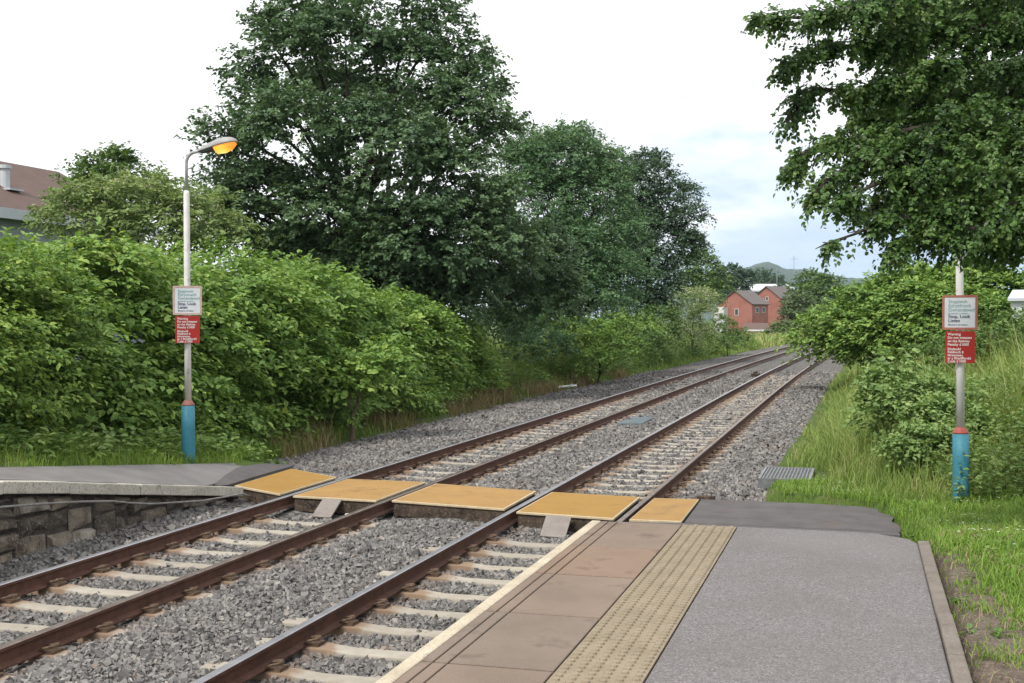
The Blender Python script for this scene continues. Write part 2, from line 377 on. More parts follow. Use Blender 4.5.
def brick_mat(name, c1, c2, mortar, scale=1.0, sx='XZ'):
    m, nt, bs = new_mat(name)
    v = coord(nt, 'Object')
    sp = N(nt, 'ShaderNodeSeparateXYZ'); nt.links.new(v, sp.inputs[0])
    ad = N(nt, 'ShaderNodeMath', operation='ADD'); nt.links.new(sp.outputs[0], ad.inputs[0]); nt.links.new(sp.outputs[1], ad.inputs[1])
    cb = N(nt, 'ShaderNodeCombineXYZ'); nt.links.new(ad.outputs[0], cb.inputs[0]); nt.links.new(sp.outputs[2], cb.inputs[1])
    b = N(nt, 'ShaderNodeTexBrick'); nt.links.new(cb.outputs[0], b.inputs['Vector'])
    b.inputs['Color1'].default_value = (*c1, 1); b.inputs['Color2'].default_value = (*c2, 1); b.inputs['Mortar'].default_value = (*mortar, 1)
    b.inputs['Scale'].default_value = scale; b.inputs['Brick Width'].default_value = 0.225; b.inputs['Row Height'].default_value = 0.075; b.inputs['Mortar Size'].default_value = 0.008
    c = mix(nt, b.outputs['Color'], (c1[0] * 0.6, c1[1] * 0.6, c1[2] * 0.6), ramp(nt, [(0.5, (0, 0, 0)), (0.75, (0.6, 0.6, 0.6))], noise(nt, v, 0.6, 5)))
    nt.links.new(c, bs.inputs['Base Color'])
    bs.inputs['Roughness'].default_value = 0.9
    return m
M['brick'] = brick_mat('red_brick', (0.30, 0.075, 0.055), (0.36, 0.10, 0.072), (0.40, 0.30, 0.25))
M['brick_pink'] = brick_mat('pink_brick', (0.42, 0.22, 0.19), (0.48, 0.27, 0.23), (0.45, 0.36, 0.32))
def tile_mat(name, c1, c2, rows=3.2, cols=3.4):
    m, nt, bs = new_mat(name)
    v = coord(nt, 'Object')
    w1 = N(nt, 'ShaderNodeTexWave', wave_type='BANDS', bands_direction='Y'); w1.inputs['Scale'].default_value = cols / 2; w1.inputs['Distortion'].default_value = 0.3
    nt.links.new(v, w1.inputs['Vector'])
    w2 = N(nt, 'ShaderNodeTexWave', wave_type='BANDS', bands_direction='Z', wave_profile='SAW'); w2.inputs['Scale'].default_value = rows; w2.inputs['Distortion'].default_value = 0.2
    nt.links.new(v, w2.inputs['Vector'])
    mm = N(nt, 'ShaderNodeMath', operation='MULTIPLY'); nt.links.new(w1.outputs['Fac'], mm.inputs[0]); nt.links.new(w2.outputs['Fac'], mm.inputs[1])
    c = ramp(nt, [(0.3, c1), (0.7, c2)], noise(nt, v, 1.2, 6, 0.7))
    c = mix(nt, c, (c1[0] * 0.55, c1[1] * 0.55, c1[2] * 0.55), ramp(nt, [(0.0, (0.7, 0.7, 0.7)), (0.25, (0, 0, 0))], mm.outputs[0]))
    nt.links.new(c, bs.inputs['Base Color'])
    bs.inputs['Roughness'].default_value = 0.85
    bump(nt, bs, mm.outputs[0], 0.6, 0.04)
    return m
M['pantile'] = tile_mat('brown_pantile', (0.13, 0.078, 0.066), (0.19, 0.118, 0.098))
M['slate'] = tile_mat('grey_roof_tile', (0.15, 0.125, 0.12), (0.21, 0.18, 0.17))
M['render_white'] = speck('render_white', (0.66, 0.66, 0.66), (0.74, 0.74, 0.74), 1, 0.9, None, 30, 0, 0)
M['render_grey'] = speck('render_grey', (0.30, 0.34, 0.37), (0.36, 0.40, 0.43), 1, 0.9, None, 30, 0, 0)
M['fascia'] = speck('fascia_pale', (0.5, 0.54, 0.58), (0.58, 0.61, 0.64), 1, 0.7, None, 30, 0, 0)
M['blue_clad'] = speck('blue_cladding', (0.12, 0.19, 0.30), (0.16, 0.24, 0.36), 0.4, 0.6, None, 30, 0, 0)
M['white_clad'] = speck('white_cladding', (0.62, 0.66, 0.70), (0.70, 0.73, 0.76), 0.4, 0.6, None, 30, 0, 0)
M['glass'] = speck('window_glass', (0.03, 0.035, 0.04), (0.06, 0.065, 0.07), 1, 0.08, None, 30, 0, 0, 0.6)
M['hill'] = speck('hill_slope', (0.020, 0.042, 0.035), (0.042, 0.068, 0.045), 0.009, 0.95, None, 0.05, 0, 0, big=((0.03, 0.055, 0.03), 0.015, 0.5))

# everything that is not foliage gets one common reflectance factor
NOT_HARD = {'grass', 'tallgrass', 'deadgrass', 'knot', 'shrubL', 'syc', 'ash', 'dark', 'elder', 'mid', 'willow', 'oak', 'mid2', 'weed', 'bloom', 'daisy', 'turf', 'hill'}
for key, m in M.items():
    if key in NOT_HARD: continue
    nt = m.node_tree; bs = nt.nodes['Principled BSDF']; l = bs.inputs['Base Color'].links
    if l: nt.links.new(mix(nt, l[0].from_socket, (0.82, 0.82, 0.82), 1.0, 'MULTIPLY'), bs.inputs['Base Color'])

# ------------------------------------------------------------------ track geometry
def shift(y):
    y = np.asarray(y, float)
    return np.where(y > 40, (y - 40) ** 2 / 4200.0, 0.0)

RAILX = [-7.805, -6.30, -4.385, -2.875]
YEND = 210.0

def ramp_left(y):
    return np.clip(0.81 - 0.144 * (np.asarray(y, float) - 11.1), 0.03, 0.785)

def back_left(y):
    return np.clip(0.71 - 0.103 * (np.asarray(y, float) - 12.75), 0.0, 0.785)

def surf_left(x, y):
    t = np.clip((-9.02 - np.asarray(x, float)) / 0.94, 0, 1)
    return ramp_left(y) * (1 - t) + back_left(y) * t

def ramp_right(y):
    return np.interp(y, [10.36, 15.25], [0.785, 0.0])

def ground_z(x, y):
    x = np.asarray(x, float); y = np.asarray(y, float)
    u = x - shift(y)
    mid = np.full_like(u, -0.42)
    # left side: verge level with the platform, falling to the cess and rising again as a low bank
    lv = np.where(y < 19.4, surf_left(x, y) - 0.03, np.interp(y, [19.4, 22], [-0.015, -0.26]))
    bank = np.clip((-11.4 - u) * 0.10, 0, 0.8) * smoothstep(16, 26, y) + 0.06 * wob(x, y, 0, 0.5)
    left = lv + np.clip(bank, -0.05, 1) + 0.10 * smoothstep(0.0, 0.35, -9.98 - x) * (1 - smoothstep(19, 22, y))
    edgeL = np.where(y < 16.4, -9.3, np.interp(y, [16.4, 19.2, 20.5, 24, 41, 60], [-9.3, -9.6, -10.6, -11.1, -11.6, -10.6]))
    a = smoothstep(-0.35, 0.15, edgeL - u)
    # right side
    rv = np.interp(y, [10.3, 15.3, 22, 40], [0.75, 0.10, -0.12, -0.25])
    rise = np.clip((u - 0.7) * 0.10, 0, 0.5) * smoothstep(9, 16, y) + np.clip((u - 0.1) * 0.34, 0, 1.25) * smoothstep(16.6, 22.5, y)
    right = rv + rise + 0.03 * wob(x, y, 0, 1.1, 2)
    edgeR = np.where(y < 15.2, 0.35, np.interp(y, [15.2, 17.2, 18.2, 22, 50], [0.35, 0.2, -1.4, -1.62, -1.5]))
    b = smoothstep(-0.15, 0.25, u - edgeR)
    z = mid * (1 - a) + left * a
    z = z * (1 - b) + right * b
    # far meadow levels out
    far = smoothstep(120, 160, y)
    return z * (1 - far) + (-0.45) * far

def fr_axis(lo, hi, steps):
    out = [lo]
    while out[-1] < hi:
        v = abs(out[-1] + 3)
        st = steps[-1][1]
        for lim, s_ in steps:
            if v < lim: st = s_; break
        out.append(out[-1] + st)
    return np.array(out)

def grid_mesh(name, xs, ys, zf):
    X, Y = np.meshgrid(xs, ys)
    Z = zf(X, Y)
    v = np.stack([X.ravel(), Y.ravel(), Z.ravel()], 1)
    nx, ny = len(xs), len(ys)
    i = np.arange(nx * ny).reshape(ny, nx)
    f = np.stack([i[:-1, :-1].ravel(), i[:-1, 1:].ravel(), i[1:, 1:].ravel(), i[1:, :-1].ravel()], 1)
    return np_mesh(name, v, f, True)

xs = np.concatenate([[-5000, -2500, -1200, -600, -300, -150, -90], np.arange(-60, -22, 3.0), np.arange(-22, -12, 0.5), np.arange(-12, -8, 0.14), np.arange(-8, -2.2, 1.2), np.arange(-2.0, 3.0, 0.14), np.arange(3, 12, 0.5), np.arange(12, 40, 3.0), [60, 120, 300, 700, 1500, 3000, 5000]])
ys = np.concatenate([[-5000, -2000, -700, -200, -60], np.arange(-20, 2, 2.0), np.arange(2, 30, 0.2), np.arange(30, 70, 0.8), np.arange(70, 170, 2.5), [190, 230, 300, 450, 700, 1200, 2000, 3500, 5000]])
gm = grid_mesh('ground', xs, ys, ground_z)
g = link('ground', gm, M['turf'])
tag(g, kind='structure')

# ballast bed: one sheet between the cess edges
def bed_z(u, y):
    z = np.interp(u, [-11.6, -10.9, -9.6, -8.9, -8.2, -7.9, -6.2, -5.9, -5.3, -4.8, -4.3, -2.8, -2.45, -1.9, -1.2, -0.9],
                     [-0.45, -0.30, -0.24, -0.20, -0.22, -0.235, -0.235, -0.20, -0.185, -0.20, -0.235, -0.235, -0.19, -0.20, -0.26, -0.5])
    z = z + 0.11 * np.exp(-((u + 8.9) / 0.45) ** 2) * (1 - smoothstep(15, 18, y))
    z = z + 0.075 * np.exp(-((u + 5.55) / 0.42) ** 2) * (1 - smoothstep(13, 15.5, y))
    return z + 0.018 * wob(u, y, 0, 1.6) + 0.008 * wob(u, y, 0, 6)
us = np.concatenate([np.arange(-11.6, -0.85, 0.1)])
ybs = np.concatenate([np.arange(-8, 30, 0.2), np.arange(30, 70, 0.8), np.arange(70, YEND + 3, 2.5)])
U_, Y_ = np.meshgrid(us, ybs)
Zb = bed_z(U_, Y_)
nx, ny = len(us), len(ybs)
ii = np.arange(nx * ny).reshape(ny, nx)
bm_ = np_mesh('ballast_bed', np.stack([(U_ + shift(Y_)).ravel(), Y_.ravel(), Zb.ravel()], 1),
              np.stack([ii[:-1, :-1].ravel(), ii[:-1, 1:].ravel(), ii[1:, 1:].ravel(), ii[1:, :-1].ravel()], 1), True)
tag(link('ballast_bed', bm_, M['ballast']), kind='structure')

# ------------------------------------------------------------------ rails
def make_rail(xc, top, label):
    prof = [(-0.07, -0.159), (-0.07, -0.148), (-0.012, -0.128), (-0.010, -0.05), (-0.034, -0.036), (-0.034, -0.010), (-0.026, -0.001), (0.026, -0.001), (0.034, -0.010), (0.034, -0.036), (0.010, -0.05), (0.012, -0.128), (0.07, -0.148), (0.07, -0.159)]
    ys_ = np.concatenate([np.arange(-8, 40, 4.0), np.arange(40, YEND, 3.0)])
    n = len(prof); v = []; f = []; mi = []
    for y in ys_:
        for (px, pz) in prof: v.append((xc + float(shift(y)) + px, y, pz))
    for i in range(len(ys_) - 1):
        for k in range(n):
            k2 = (k + 1) % n
            f.append((i * n + k, (i + 1) * n + k, (i + 1) * n + k2, i * n + k2)); mi.append(1 if k in (5, 6, 7) else 0)
    f.append(tuple(range(n))); mi.append(0)
    f.append(tuple(reversed([(len(ys_) - 1) * n + k for k in range(n)]))); mi.append(0)
    me = bpy.data.meshes.new('rail'); me.from_pydata(v, [], f)
    me.polygons.foreach_set('material_index', mi); me.update()
    o = link('rail', me, [M['rust'], top])
    return tag(o, label, 'rail', 'running rails of the two tracks')
make_rail(RAILX[0], M['railtop_shiny'], 'bright topped rail running below the rough stone platform wall')
make_rail(RAILX[1], M['railtop_dull'], 'brown dull topped rail beside the heaped ballast, inner rail of the far track')
make_rail(RAILX[2], M['railtop_shiny'], 'bright polished rail between the heaped ballast and the near platform')
make_rail(RAILX[3], M['railtop_dull'], 'rail that disappears under the end of the near paved platform')

# ------------------------------------------------------------------ sleepers with clips
def sleeper_mesh():
    mb = MB()
    st = [(-1.25, -0.165), (-0.98, -0.165), (-0.52, -0.168), (-0.30, -0.19), (0.30, -0.19), (0.52, -0.168), (0.98, -0.165), (1.25, -0.165)]
    vs = []; fs = []
    for x, z in st: vs += [(x, -0.13, -0.36), (x, 0.13, -0.36), (x, 0.098, z), (x, -0.098, z)]
    for i in range(len(st) - 1):
        a = i * 4; b = a + 4
        for k in range(4): fs.append((a + k, a + (k + 1) % 4, b + (k + 1) % 4, b + k))
    fs.append((3, 2, 1, 0)); e = (len(st) - 1) * 4; fs.append((e, e + 1, e + 2, e + 3))
    mb.add(vs, [tuple(reversed(q)) for q in fs])
    return mb
def clip_mesh(side):
    mb = MB()
    s = side
    mb.box(min(s * 0.075, s * 0.17), max(s * 0.075, s * 0.17), -0.07, 0.07, -0.17, -0.142)
    mb.tube([(s * 0.055, -0.075, -0.135), (s * 0.10, -0.085, -0.115), (s * 0.155, -0.05, -0.105), (s * 0.16, 0.0, -0.108), (s * 0.11, 0.01, -0.11), (s * 0.055, 0.03, -0.125), (s * 0.06, 0.075, -0.125), (s * 0.13, 0.08, -0.118)], 0.013, 6)
    return mb
sl0 = sleeper_mesh().build('sleeper', M['sleeper'], None, bevel=0.012)
cl_me = []
for rx in (-0.7525, 0.7525):
    for sd in (-1, 1):
        o = clip_mesh(sd).build('rail_clip', M['clip'], sl0)
        o.location = (rx, 0, 0)
        cl_me.append(o)
first = [True]
def place_sleeper(xc, y, label, group, clips=True):
    if first[0]:
        o = sl0; first[0] = False
    else:
        o = sl0.copy(); C.objects.link(o)
        if clips:
            for c in cl_me:
                d = c.copy(); C.objects.link(d); d.parent = o
    o.location = (xc + float(shift(y)) + random.uniform(-0.02, 0.02), y, random.uniform(-0.008, 0.004))
    o.rotation_euler = (0, 0, -2 * (max(y, 40) - 40) / 4200.0 + random.uniform(-0.006, 0.006))
    tag(o, label, 'sleeper', group)
for k in range(-6, 9):
    y = 8.62 + 0.715 * k
    if y > 5.0: place_sleeper(-3.63, y, 'pale concrete sleeper between the heaped ballast rail and the near platform edge', 'concrete sleepers beside the near platform')
for k in range(-6, 7):
    y = 10.72 + 0.72 * k
    if y > 6.5: place_sleeper(-7.05, y, 'rust stained concrete sleeper in front of the stone platform wall', 'concrete sleepers below the stone wall')
for k in range(0, 62):
    y = 17.75 + 0.70 * k
    place_sleeper(-3.63, y, 'closely seen concrete sleeper of the right track beyond the yellow crossing', 'concrete sleepers of the right track past the crossing', y < 32)
for k in range(0, 40):
    y = 18.5 + 0.71 * k
    place_sleeper(-7.05, y, 'half buried concrete sleeper of the left track beyond the yellow crossing', 'concrete sleepers of the left track past the crossing', y < 28)
for o in bpy.data.objects:
    if o.name.split('.')[0] == 'sleeper': o['label'] = o['label'].replace('closely seen ', 'clearly exposed ')

# ------------------------------------------------------------------ ballast stones (uncountable)
def stones():
    base = []
    for _ in range(14):
        c = np.array([(-1, -1, -1), (1, -1, -1), (1, 1, -1), (-1, 1, -1), (-1, -1, 1), (1, -1, 1), (1, 1, 1), (-1, 1, 1)], float)
        c *= rng.uniform(0.45, 1.0, (8, 1)) * np.array([1, rng.uniform(0.6, 1), rng.uniform(0.5, 0.85)])
        c += rng.normal(0, 0.13, (8, 3))
        base.append(c)
    base = np.array(base)
    F = np.array([(3, 2, 1, 0), (4, 5, 6, 7), (0, 1, 5, 4), (1, 2, 6, 5), (2, 3, 7, 6), (3, 0, 4, 7)])
    P = []; Rr = []
    def zone(y0, y1, dens, r, u0=-11.2, u1=-1.35):
        n = int((u1 - u0) * (y1 - y0) * dens)
        u = rng.uniform(u0, u1, n); y = rng.uniform(y0, y1, n)
        keep = np.ones(n, bool)
        # view wedge with margin to both sides
        x = u + shift(y)
        lx = (x * RT[0] + y * RT[1]); dd = (x * FW[0] + y * FW[1])
        keep &= (lx > -0.46 * dd - 0.8)
        keep &= ~((u < -8.75) & (y < 16.3))
        keep &= ~((u > -2.3) & (y < 17.4))
        keep &= ~((y > 15.5) & (y < 17.6) & (u > -9.0))
        keep &= ~((y > 17.6) & (y < 18.4) & (u < -8.0))
        keep &= ~((y < 20.4) & (u < -9.7))
        for rx in RAILX: keep &= np.abs(u - rx) > 0.075
        # sleepers mostly swept clean, more buried on the left track past the crossing
        for xc, y0_, sp, p in ((-3.63, 8.62, 0.715, 0.06), (-7.05, 10.72, 0.72, 0.10)):
            ins = np.abs(u - xc) < 1.25
            if True:
                yy = np.where(y > 17.4, (y - (17.75 if xc > -5 else 18.5)) / (0.70 if xc > -5 else 0.71), (y - y0_) / sp)
                on = np.abs(yy - np.round(yy)) * sp < 0.115
                pp = np.where(y > 17.4, 0.05 if xc > -5 else 0.4, p)
                keep &= ~(ins & on & (np.abs(u - xc) < 1.0) & (rng.random(n) > pp))
        u = u[keep]; y = y[keep]
        rr = r * np.exp(rng.normal(0, 0.26, len(u)))
        z = bed_z(u, y) + rr * rng.uniform(0.1, 0.9, len(u))
        inside = ((np.abs(u + 3.63) < 0.68) | (np.abs(u + 7.05) < 0.68))
        z = np.where(inside, np.minimum(z, np.where((y > 17.4) & (u > -5), -0.185, -0.15)), z)
        P.append(np.stack([u + shift(y), y, z], 1)); Rr.append(rr)
    zone(5, 11, 1500, 0.0205)
    zone(11, 16, 1050, 0.023)
    zone(16, 25, 480, 0.030)
    zone(25, 42, 230, 0.034)
    zone(42, 65, 90, 0.042)
    P = np.concatenate(P); Rr = np.concatenate(Rr); n = len(P)
    k = rng.integers(0, len(base), n)
    q = rng.normal(size=(n, 4)); q /= np.linalg.norm(q, axis=1)[:, None]
    w, a, b, c = q.T
    Rm = np.stack([1 - 2 * (b * b + c * c), 2 * (a * b - c * w), 2 * (a * c + b * w), 2 * (a * b + c * w), 1 - 2 * (a * a + c * c), 2 * (b * c - a * w), 2 * (a * c - b * w), 2 * (b * c + a * w), 1 - 2 * (a * a + b * b)], 1).reshape(n, 3, 3)
    v = np.einsum('nij,nkj->nki', Rm, base[k]) * Rr[:, None, None] + P[:, None, :]
    f = (F[None] + (np.arange(n) * 8)[:, None, None]).reshape(-1, 4)
    tint = np.repeat(np.clip(rng.beta(2.6, 2.9, n) + rng.normal(0, 0.05, n), 0, 1), 6)
    dr = np.min(np.abs((P[:, 0] - shift(P[:, 1]))[:, None] - np.array(RAILX)[None, :]), 1)
    rust = np.repeat(np.clip(0.75 * np.exp(-(dr / 0.22) ** 2) * rng.uniform(0.2, 1.2, n), 0, 0.8), 6)
    print('stones', n)
    o = link('ballast', np_mesh('ballast', v.reshape(-1, 3), f, False, {'tint': tint, 'rust': rust}), M['stones'])
    tag(o, kind='stuff')
stones()

# ------------------------------------------------------------------ near platform
plat = empty('station_platform', (-0.8, 4.0, 0))
tag(plat, 'paved platform in the foreground with cream edge and buff tactile strip', 'platform')
def pbuild(mb, name, mat, parent=plat, **kw):
    o = mb.build(name, mat, parent, **kw)
    o.location = -Vector(parent.location)
    return o
PT = 0.785; PY0, PY1 = -8.0, 10.36
mb = MB(); mb.box(-2.20, -2.115, PY0, PY1, PT - 0.17, PT + 0.001); pbuild(mb, 'coping', M['coping'], bevel=0.012, seg=2)
mb = MB(); mb.box(-1.98, -0.98, PY0, PY1 - 0.05, -0.5, PT - 0.06); mb.box(-0.98, 0.40, PY0, PY1 - 0.05, -0.5, PT - 0.06); pbuild(mb, 'retaining_wall', M['stone'])
mb = MB(); mb.box(-2.11, -0.985, PY0, PY1 - 0.004, PT - 0.05, PT - 0.014); pbuild(mb, 'bedding', M['slot'])
jy = [PY0, -5.0, -3.9, -2.8, -1.65, -0.5, 0.6, 1.7, 2.75, 3.75, 4.75, 5.86, 6.98, 8.12, 9.2, PY1]
for a, b in zip(jy[:-1], jy[1:]):
    mb = MB(); dz = random.uniform(-0.0008, 0.0004)
    for x0, x1 in ((-2.113, -2.056), (-2.046, -1.978), (-1.968, -1.434)):
        mb.box(x0, x1, a + 0.011, b - 0.011, PT - 0.03, PT - 0.002 + dz)
    pbuild(mb, 'paving_slab', M[('slab', 'slab_warm', 'slab', 'slab_grey')[jy.index(a) % 4]], bevel=0.003, seg=1)
# tactile strip with lozenge blisters
mb = MB()
ty = [PY0]
while ty[-1] < PY1 - 0.5: ty.append(ty[-1] + 0.44)
ty.append(PY1 - 0.02)
for a, b in zip(ty[:-1], ty[1:]):
    mb.box(-1.420, -0.985, a + 0.003, b - 0.003, PT - 0.03, PT + random.uniform(-0.003, 0.001))
y = 3.5; row = 0
while y < PY1 - 0.06:
    for k in range(6):
        cx = -1.385 + k * 0.0735
        cy = y + (0.0335 if k % 2 else 0.0)
        r0, r1, n = 0.022, 0.017, 8
        vs = [(cx + r0 * math.cos(2 * math.pi * i / n), cy + 1.3 * r0 * math.sin(2 * math.pi * i / n), PT - 0.004) for i in range(n)]
        vs += [(cx + r1 * math.cos(2 * math.pi * i / n), cy + 1.3 * r1 * math.sin(2 * math.pi * i / n), PT + 0.010) for i in range(n)]
        mb.add(vs, [(i, (i + 1) % n, n + (i + 1) % n, n + i) for i in range(n)] + [tuple(range(n, 2 * n))])
    y += 0.067
pbuild(mb, 'tactile_paving', M['tactile'])
mb = MB()
mb.slab([(-0.978, PY0), (0.416, PY0), (0.416, 9.95), (0.36, 10.14), (0.12, 10.33), (-0.1, 10.36), (-0.978, PY1)], PT - 0.05, PT - 0.001)
pbuild(mb, 'asphalt_surface', M['asphalt'], bevel=0.01)
kb = MB(); ky = list(np.arange(PY0, 9.3, 0.915)) + [10.0]
for a, b in zip(ky[:-1], ky[1:]):
    x0 = 0.42 + random.uniform(-0.004, 0.004)
    kb.box(x0, x0 + 0.085, a + 0.003, b - 0.003, PT - 0.2, PT + 0.018 + random.uniform(-0.004, 0.004))
pbuild(kb, 'kerb_edging', M['kerb'], bevel=0.01)

# ramp from the near platform down to the crossing, and the dark flat apron
mb = MB()
mb.hexa([(-2.2, 10.365, -0.4), (0.3, 10.365, -0.4), (0.42, 15.3, -0.4), (-2.1, 15.3, -0.4), (-2.2, 10.365, 0.774), (0.3, 10.365, 0.774), (0.42, 15.3, -0.012), (-2.1, 15.3, -0.012)])
tag(mb.build('path', M['tarmac']), kind='structure')
mb = MB()
mb.slab([(-2.09, 15.302), (0.44, 15.302), (0.47, 15.7), (0.36, 16.1), (0.40, 16.45), (0.22, 16.8), (0.20, 17.1), (-0.02, 17.25), (-0.3, 17.3), (-0.8, 17.36), (-2.13, 17.36)], -0.4, -0.008)
tag(mb.build('path', M['tarmac']), kind='structure')

# ------------------------------------------------------------------ far platform (left)
fp = empty('station_platform', (-9.2, 9.0, 0))
tag(fp, 'low platform on a rough stone wall across the tracks, ramping down to the crossing', 'platform')
cy = [-8, -3, 0, 3, 5.5, 7.6, 9.6, 11.15, 12.3, 13.75, 15.1, 16.25]
cy[-1] = 16.45
for a, b in zip(cy[:-1], cy[1:]):
    za, zb = float(ramp_left(a)), float(ramp_left(b))
    dx = random.uniform(-0.006, 0.006); dz = random.uniform(-0.004, 0.004)
    mb = MB()
    mb.hexa([(-9.02, a + 0.006, za - 0.135 + dz), (-8.66 + dx, a + 0.006, za - 0.135 + dz), (-8.66 + dx, b - 0.006, zb - 0.135 + dz), (-9.02, b - 0.006, zb - 0.135 + dz),
             (-9.02, a + 0.006, za + dz), (-8.66 + dx, a + 0.006, za + dz), (-8.66 + dx, b - 0.006, zb + dz), (-9.02, b - 0.006, zb + dz)])
    pbuild(mb, 'coping_stone', M['coping_old'], fp, bevel=0.012)
seg = [(-8, 0.785), (11.25, 0.785), (16.4, 0.045)]
def apron_x(y):
    return np.interp(y, [16.0, 16.2, 19.3], [-9.0, -9.06, -9.97])
def left_sheet(name, mat, dark):
    gx = np.linspace(0, 1, 9); gy = np.concatenate([[-8, 0, 6, 10, 11.25], np.arange(11.6, 16.4, 0.4), np.arange(16.4, 19.61, 0.2)])
    if dark: gy = gy[(gy >= 16.39) & (gy < 19.3)]
    v = []
    for y in gy:
        xr = -9.024 if y < 16.41 else float(np.interp(y, [16.4, 16.8, 18.95, 19.6], [-9.024, -9.03, -9.13, -9.3]))
        xm = min(float(apron_x(y)), xr) if y >= 16.39 else xr
        a, b = (xr, xm) if dark else (xm, -9.97)
        for t in gx:
            x = a + (b - a) * t
            v.append((x, y, float(surf_left(x, y)) + (0.006 if dark else 0.004)))
    n = len(gx); m = len(gy); ii = np.arange(n * m).reshape(m, n)
    f = np.stack([ii[:-1, :-1].ravel(), ii[1:, :-1].ravel(), ii[1:, 1:].ravel(), ii[:-1, 1:].ravel()], 1)
    o = link(name, np_mesh(name, np.array(v), f, False), mat, fp); o.location = -Vector(fp.location)
    sm = o.modifiers.new('thick', 'SOLIDIFY'); sm.thickness = 0.12; sm.offset = -1 if True else 1
    return o
left_sheet('asphalt_surface', M['tarmac_l'], False)
left_sheet('dark_apron', M['tarmac'], True)
# rubble wall: individually shaped blocks in one mesh, on a mortar backing
mb = MB()
for (a, za), (b, zb) in zip(seg[:-1], [(11.25, .785), (16.6, 0.02)]):
    mb.hexa([(-9.4, a, -0.6), (-8.835, a, -0.6), (-8.835, b, -0.6), (-9.4, b, -0.6), (-9.4, a, za - 0.14), (-8.835, a, za - 0.14), (-8.835, b, zb - 0.14), (-9.4, b, zb - 0.14)])
wall = pbuild(mb, 'retaining_wall', M['mortar'], fp)
mb = MB()
rs = random.Random(8)
y = 6.0
def block(y0, y1, z0, z1):
    if z1 - z0 < 0.05: return
    j = lambda s=0.04: rs.uniform(-s, s)
    d = rs.uniform(0.0, 0.07)
    zt = lambda yy: min(z1, float(ramp_left(yy)) - 0.15)
    a0, a1 = max(zt(y0), z0 + 0.02), max(zt(y1), z0 + 0.02)
    ins = 0.028
    fr = [(-8.83 + d + j(), y0 + ins + j(), z0 + ins + j()), (-8.83 + d + j(), y1 - ins + j(), z0 + ins + j()), (-8.83 + d + j(), y1 - ins + j(), a1 - ins + j()), (-8.83 + d + j(), y0 + ins + j(), a0 - ins + j())]
    cen = (-8.80 + d + rs.uniform(0.0, 0.02), (y0 + y1) / 2 + j(0.04), (z0 + (a0 + a1) / 2) / 2 + j(0.03))
    bk = [(-8.86, y0 + 0.008, z0 + 0.008), (-8.86, y1 - 0.008, z0 + 0.008), (-8.86, y1 - 0.008, a1 - 0.006), (-8.86, y0 + 0.008, a0 - 0.006)]
    v = bk + fr + [cen]
    f = [(0, 1, 5, 4), (1, 2, 6, 5), (2, 3, 7, 6), (3, 0, 4, 7), (4, 5, 8), (5, 6, 8), (6, 7, 8), (7, 4, 8)]
    mb.add(v, f, rs.choice([0, 0, 1, 1, 2]))
while y < 16.2:
    w = rs.uniform(0.25, 0.6)
    top = float(ramp_left(y + w / 2)) - 0.15
    if top < -0.1: break
    z = -0.34
    if rs.random() < 0.3:
        h = rs.uniform(0.4, 0.55); block(y, y + w, z, min(z + h, top + 0.1)); z += h
    while z < top - 0.02:
        h = rs.uniform(0.12, 0.27)
        if rs.random() < 0.4 and w > 0.5:
            sp = rs.uniform(0.4, 0.6) * w
            block(y, y + sp, z, min(z + h, top + .1)); block(y + sp, y + w, z, min(z + h, top + .1))
        else: block(y, y + w, z, min(z + h, top + .1))
        z += h
    y += w
o = mb.build('stone_face', [M['stone'], M['stone_dark'], M['stone_pale']], wall, bevel=0.012)
mb = MB()
mb.tube([(-8.6, 6, 0.56), (-8.60, 9, 0.53), (-8.61, 11.05, 0.535), (-8.61, 11.7, 0.475), (-8.61, 12.4, 0.40), (-8.61, 13.05, 0.315), (-8.61, 13.4, 0.245), (-8.61, 13.9, 0.16), (-8.6, 14.6, 0.085), (-8.6, 15.15, 0.025), (-8.58, 15.7, 0.0), (-8.56, 16.2, -0.02), (-8.5, 16.5, -0.12)], 0.013, 8)
tag(mb.build('cable', M['cable'], None, True), 'thin grey cable sagging along the face of the stone platform wall', 'cable')

# ------------------------------------------------------------------ crossing boards
def board(pts, mat, label, zt=0.004, tilt=0.0):
    """pts: near-left, near-right, far-right, far-left"""
    e = empty('crossing_board', (sum(p[0] for p in pts) / 4, sum(p[1] for p in pts) / 4, 0))
    tag(e, label, 'crossing board', 'ochre boards of the foot crossing')
    c = Vector((e.location.x, e.location.y))
    ins = [tuple(Vector(p) + (c - Vector(p)).normalized() * 0.045) for p in pts]
    z = lambda x, y: zt + tilt * (x - c.x)
    a = MB(); a.slab(ins, lambda x, y: z(x, y) - 0.02, lambda x, y: z(x, y) + 0.003)
    pbuild(a, 'deck_surface', mat, e)
    b = MB(); b.slab(pts, lambda x, y: z(x, y) - 0.03, z)
    pbuild(b, 'edge_frame', M['board_edge'], e, bevel=0.006)
    d = MB()
    inn = [tuple(Vector(p) + (c - Vector(p)).normalized() * 0.03) for p in pts]
    d.slab(inn, -0.21, lambda x, y: z(x, y) - 0.032)
    pbuild(d, 'timber_bearer', M['timber'], e)
board([(-8.98, 16.75), (-7.93, 16.12), (-7.92, 18.1), (-9.10, 18.92)], M['ochre'], 'bright mustard board outermost beside the low far platform', 0.012)
board([(-7.70, 16.06), (-6.40, 15.95), (-6.40, 17.98), (-7.70, 18.0)], M['ochre2'], 'ochre board lying between the rails of the left track')
board([(-6.20, 16.02), (-4.50, 15.70), (-4.52, 17.46), (-6.20, 17.86)], M['ochre2'], 'widest ochre board, filling the gap between the two tracks')
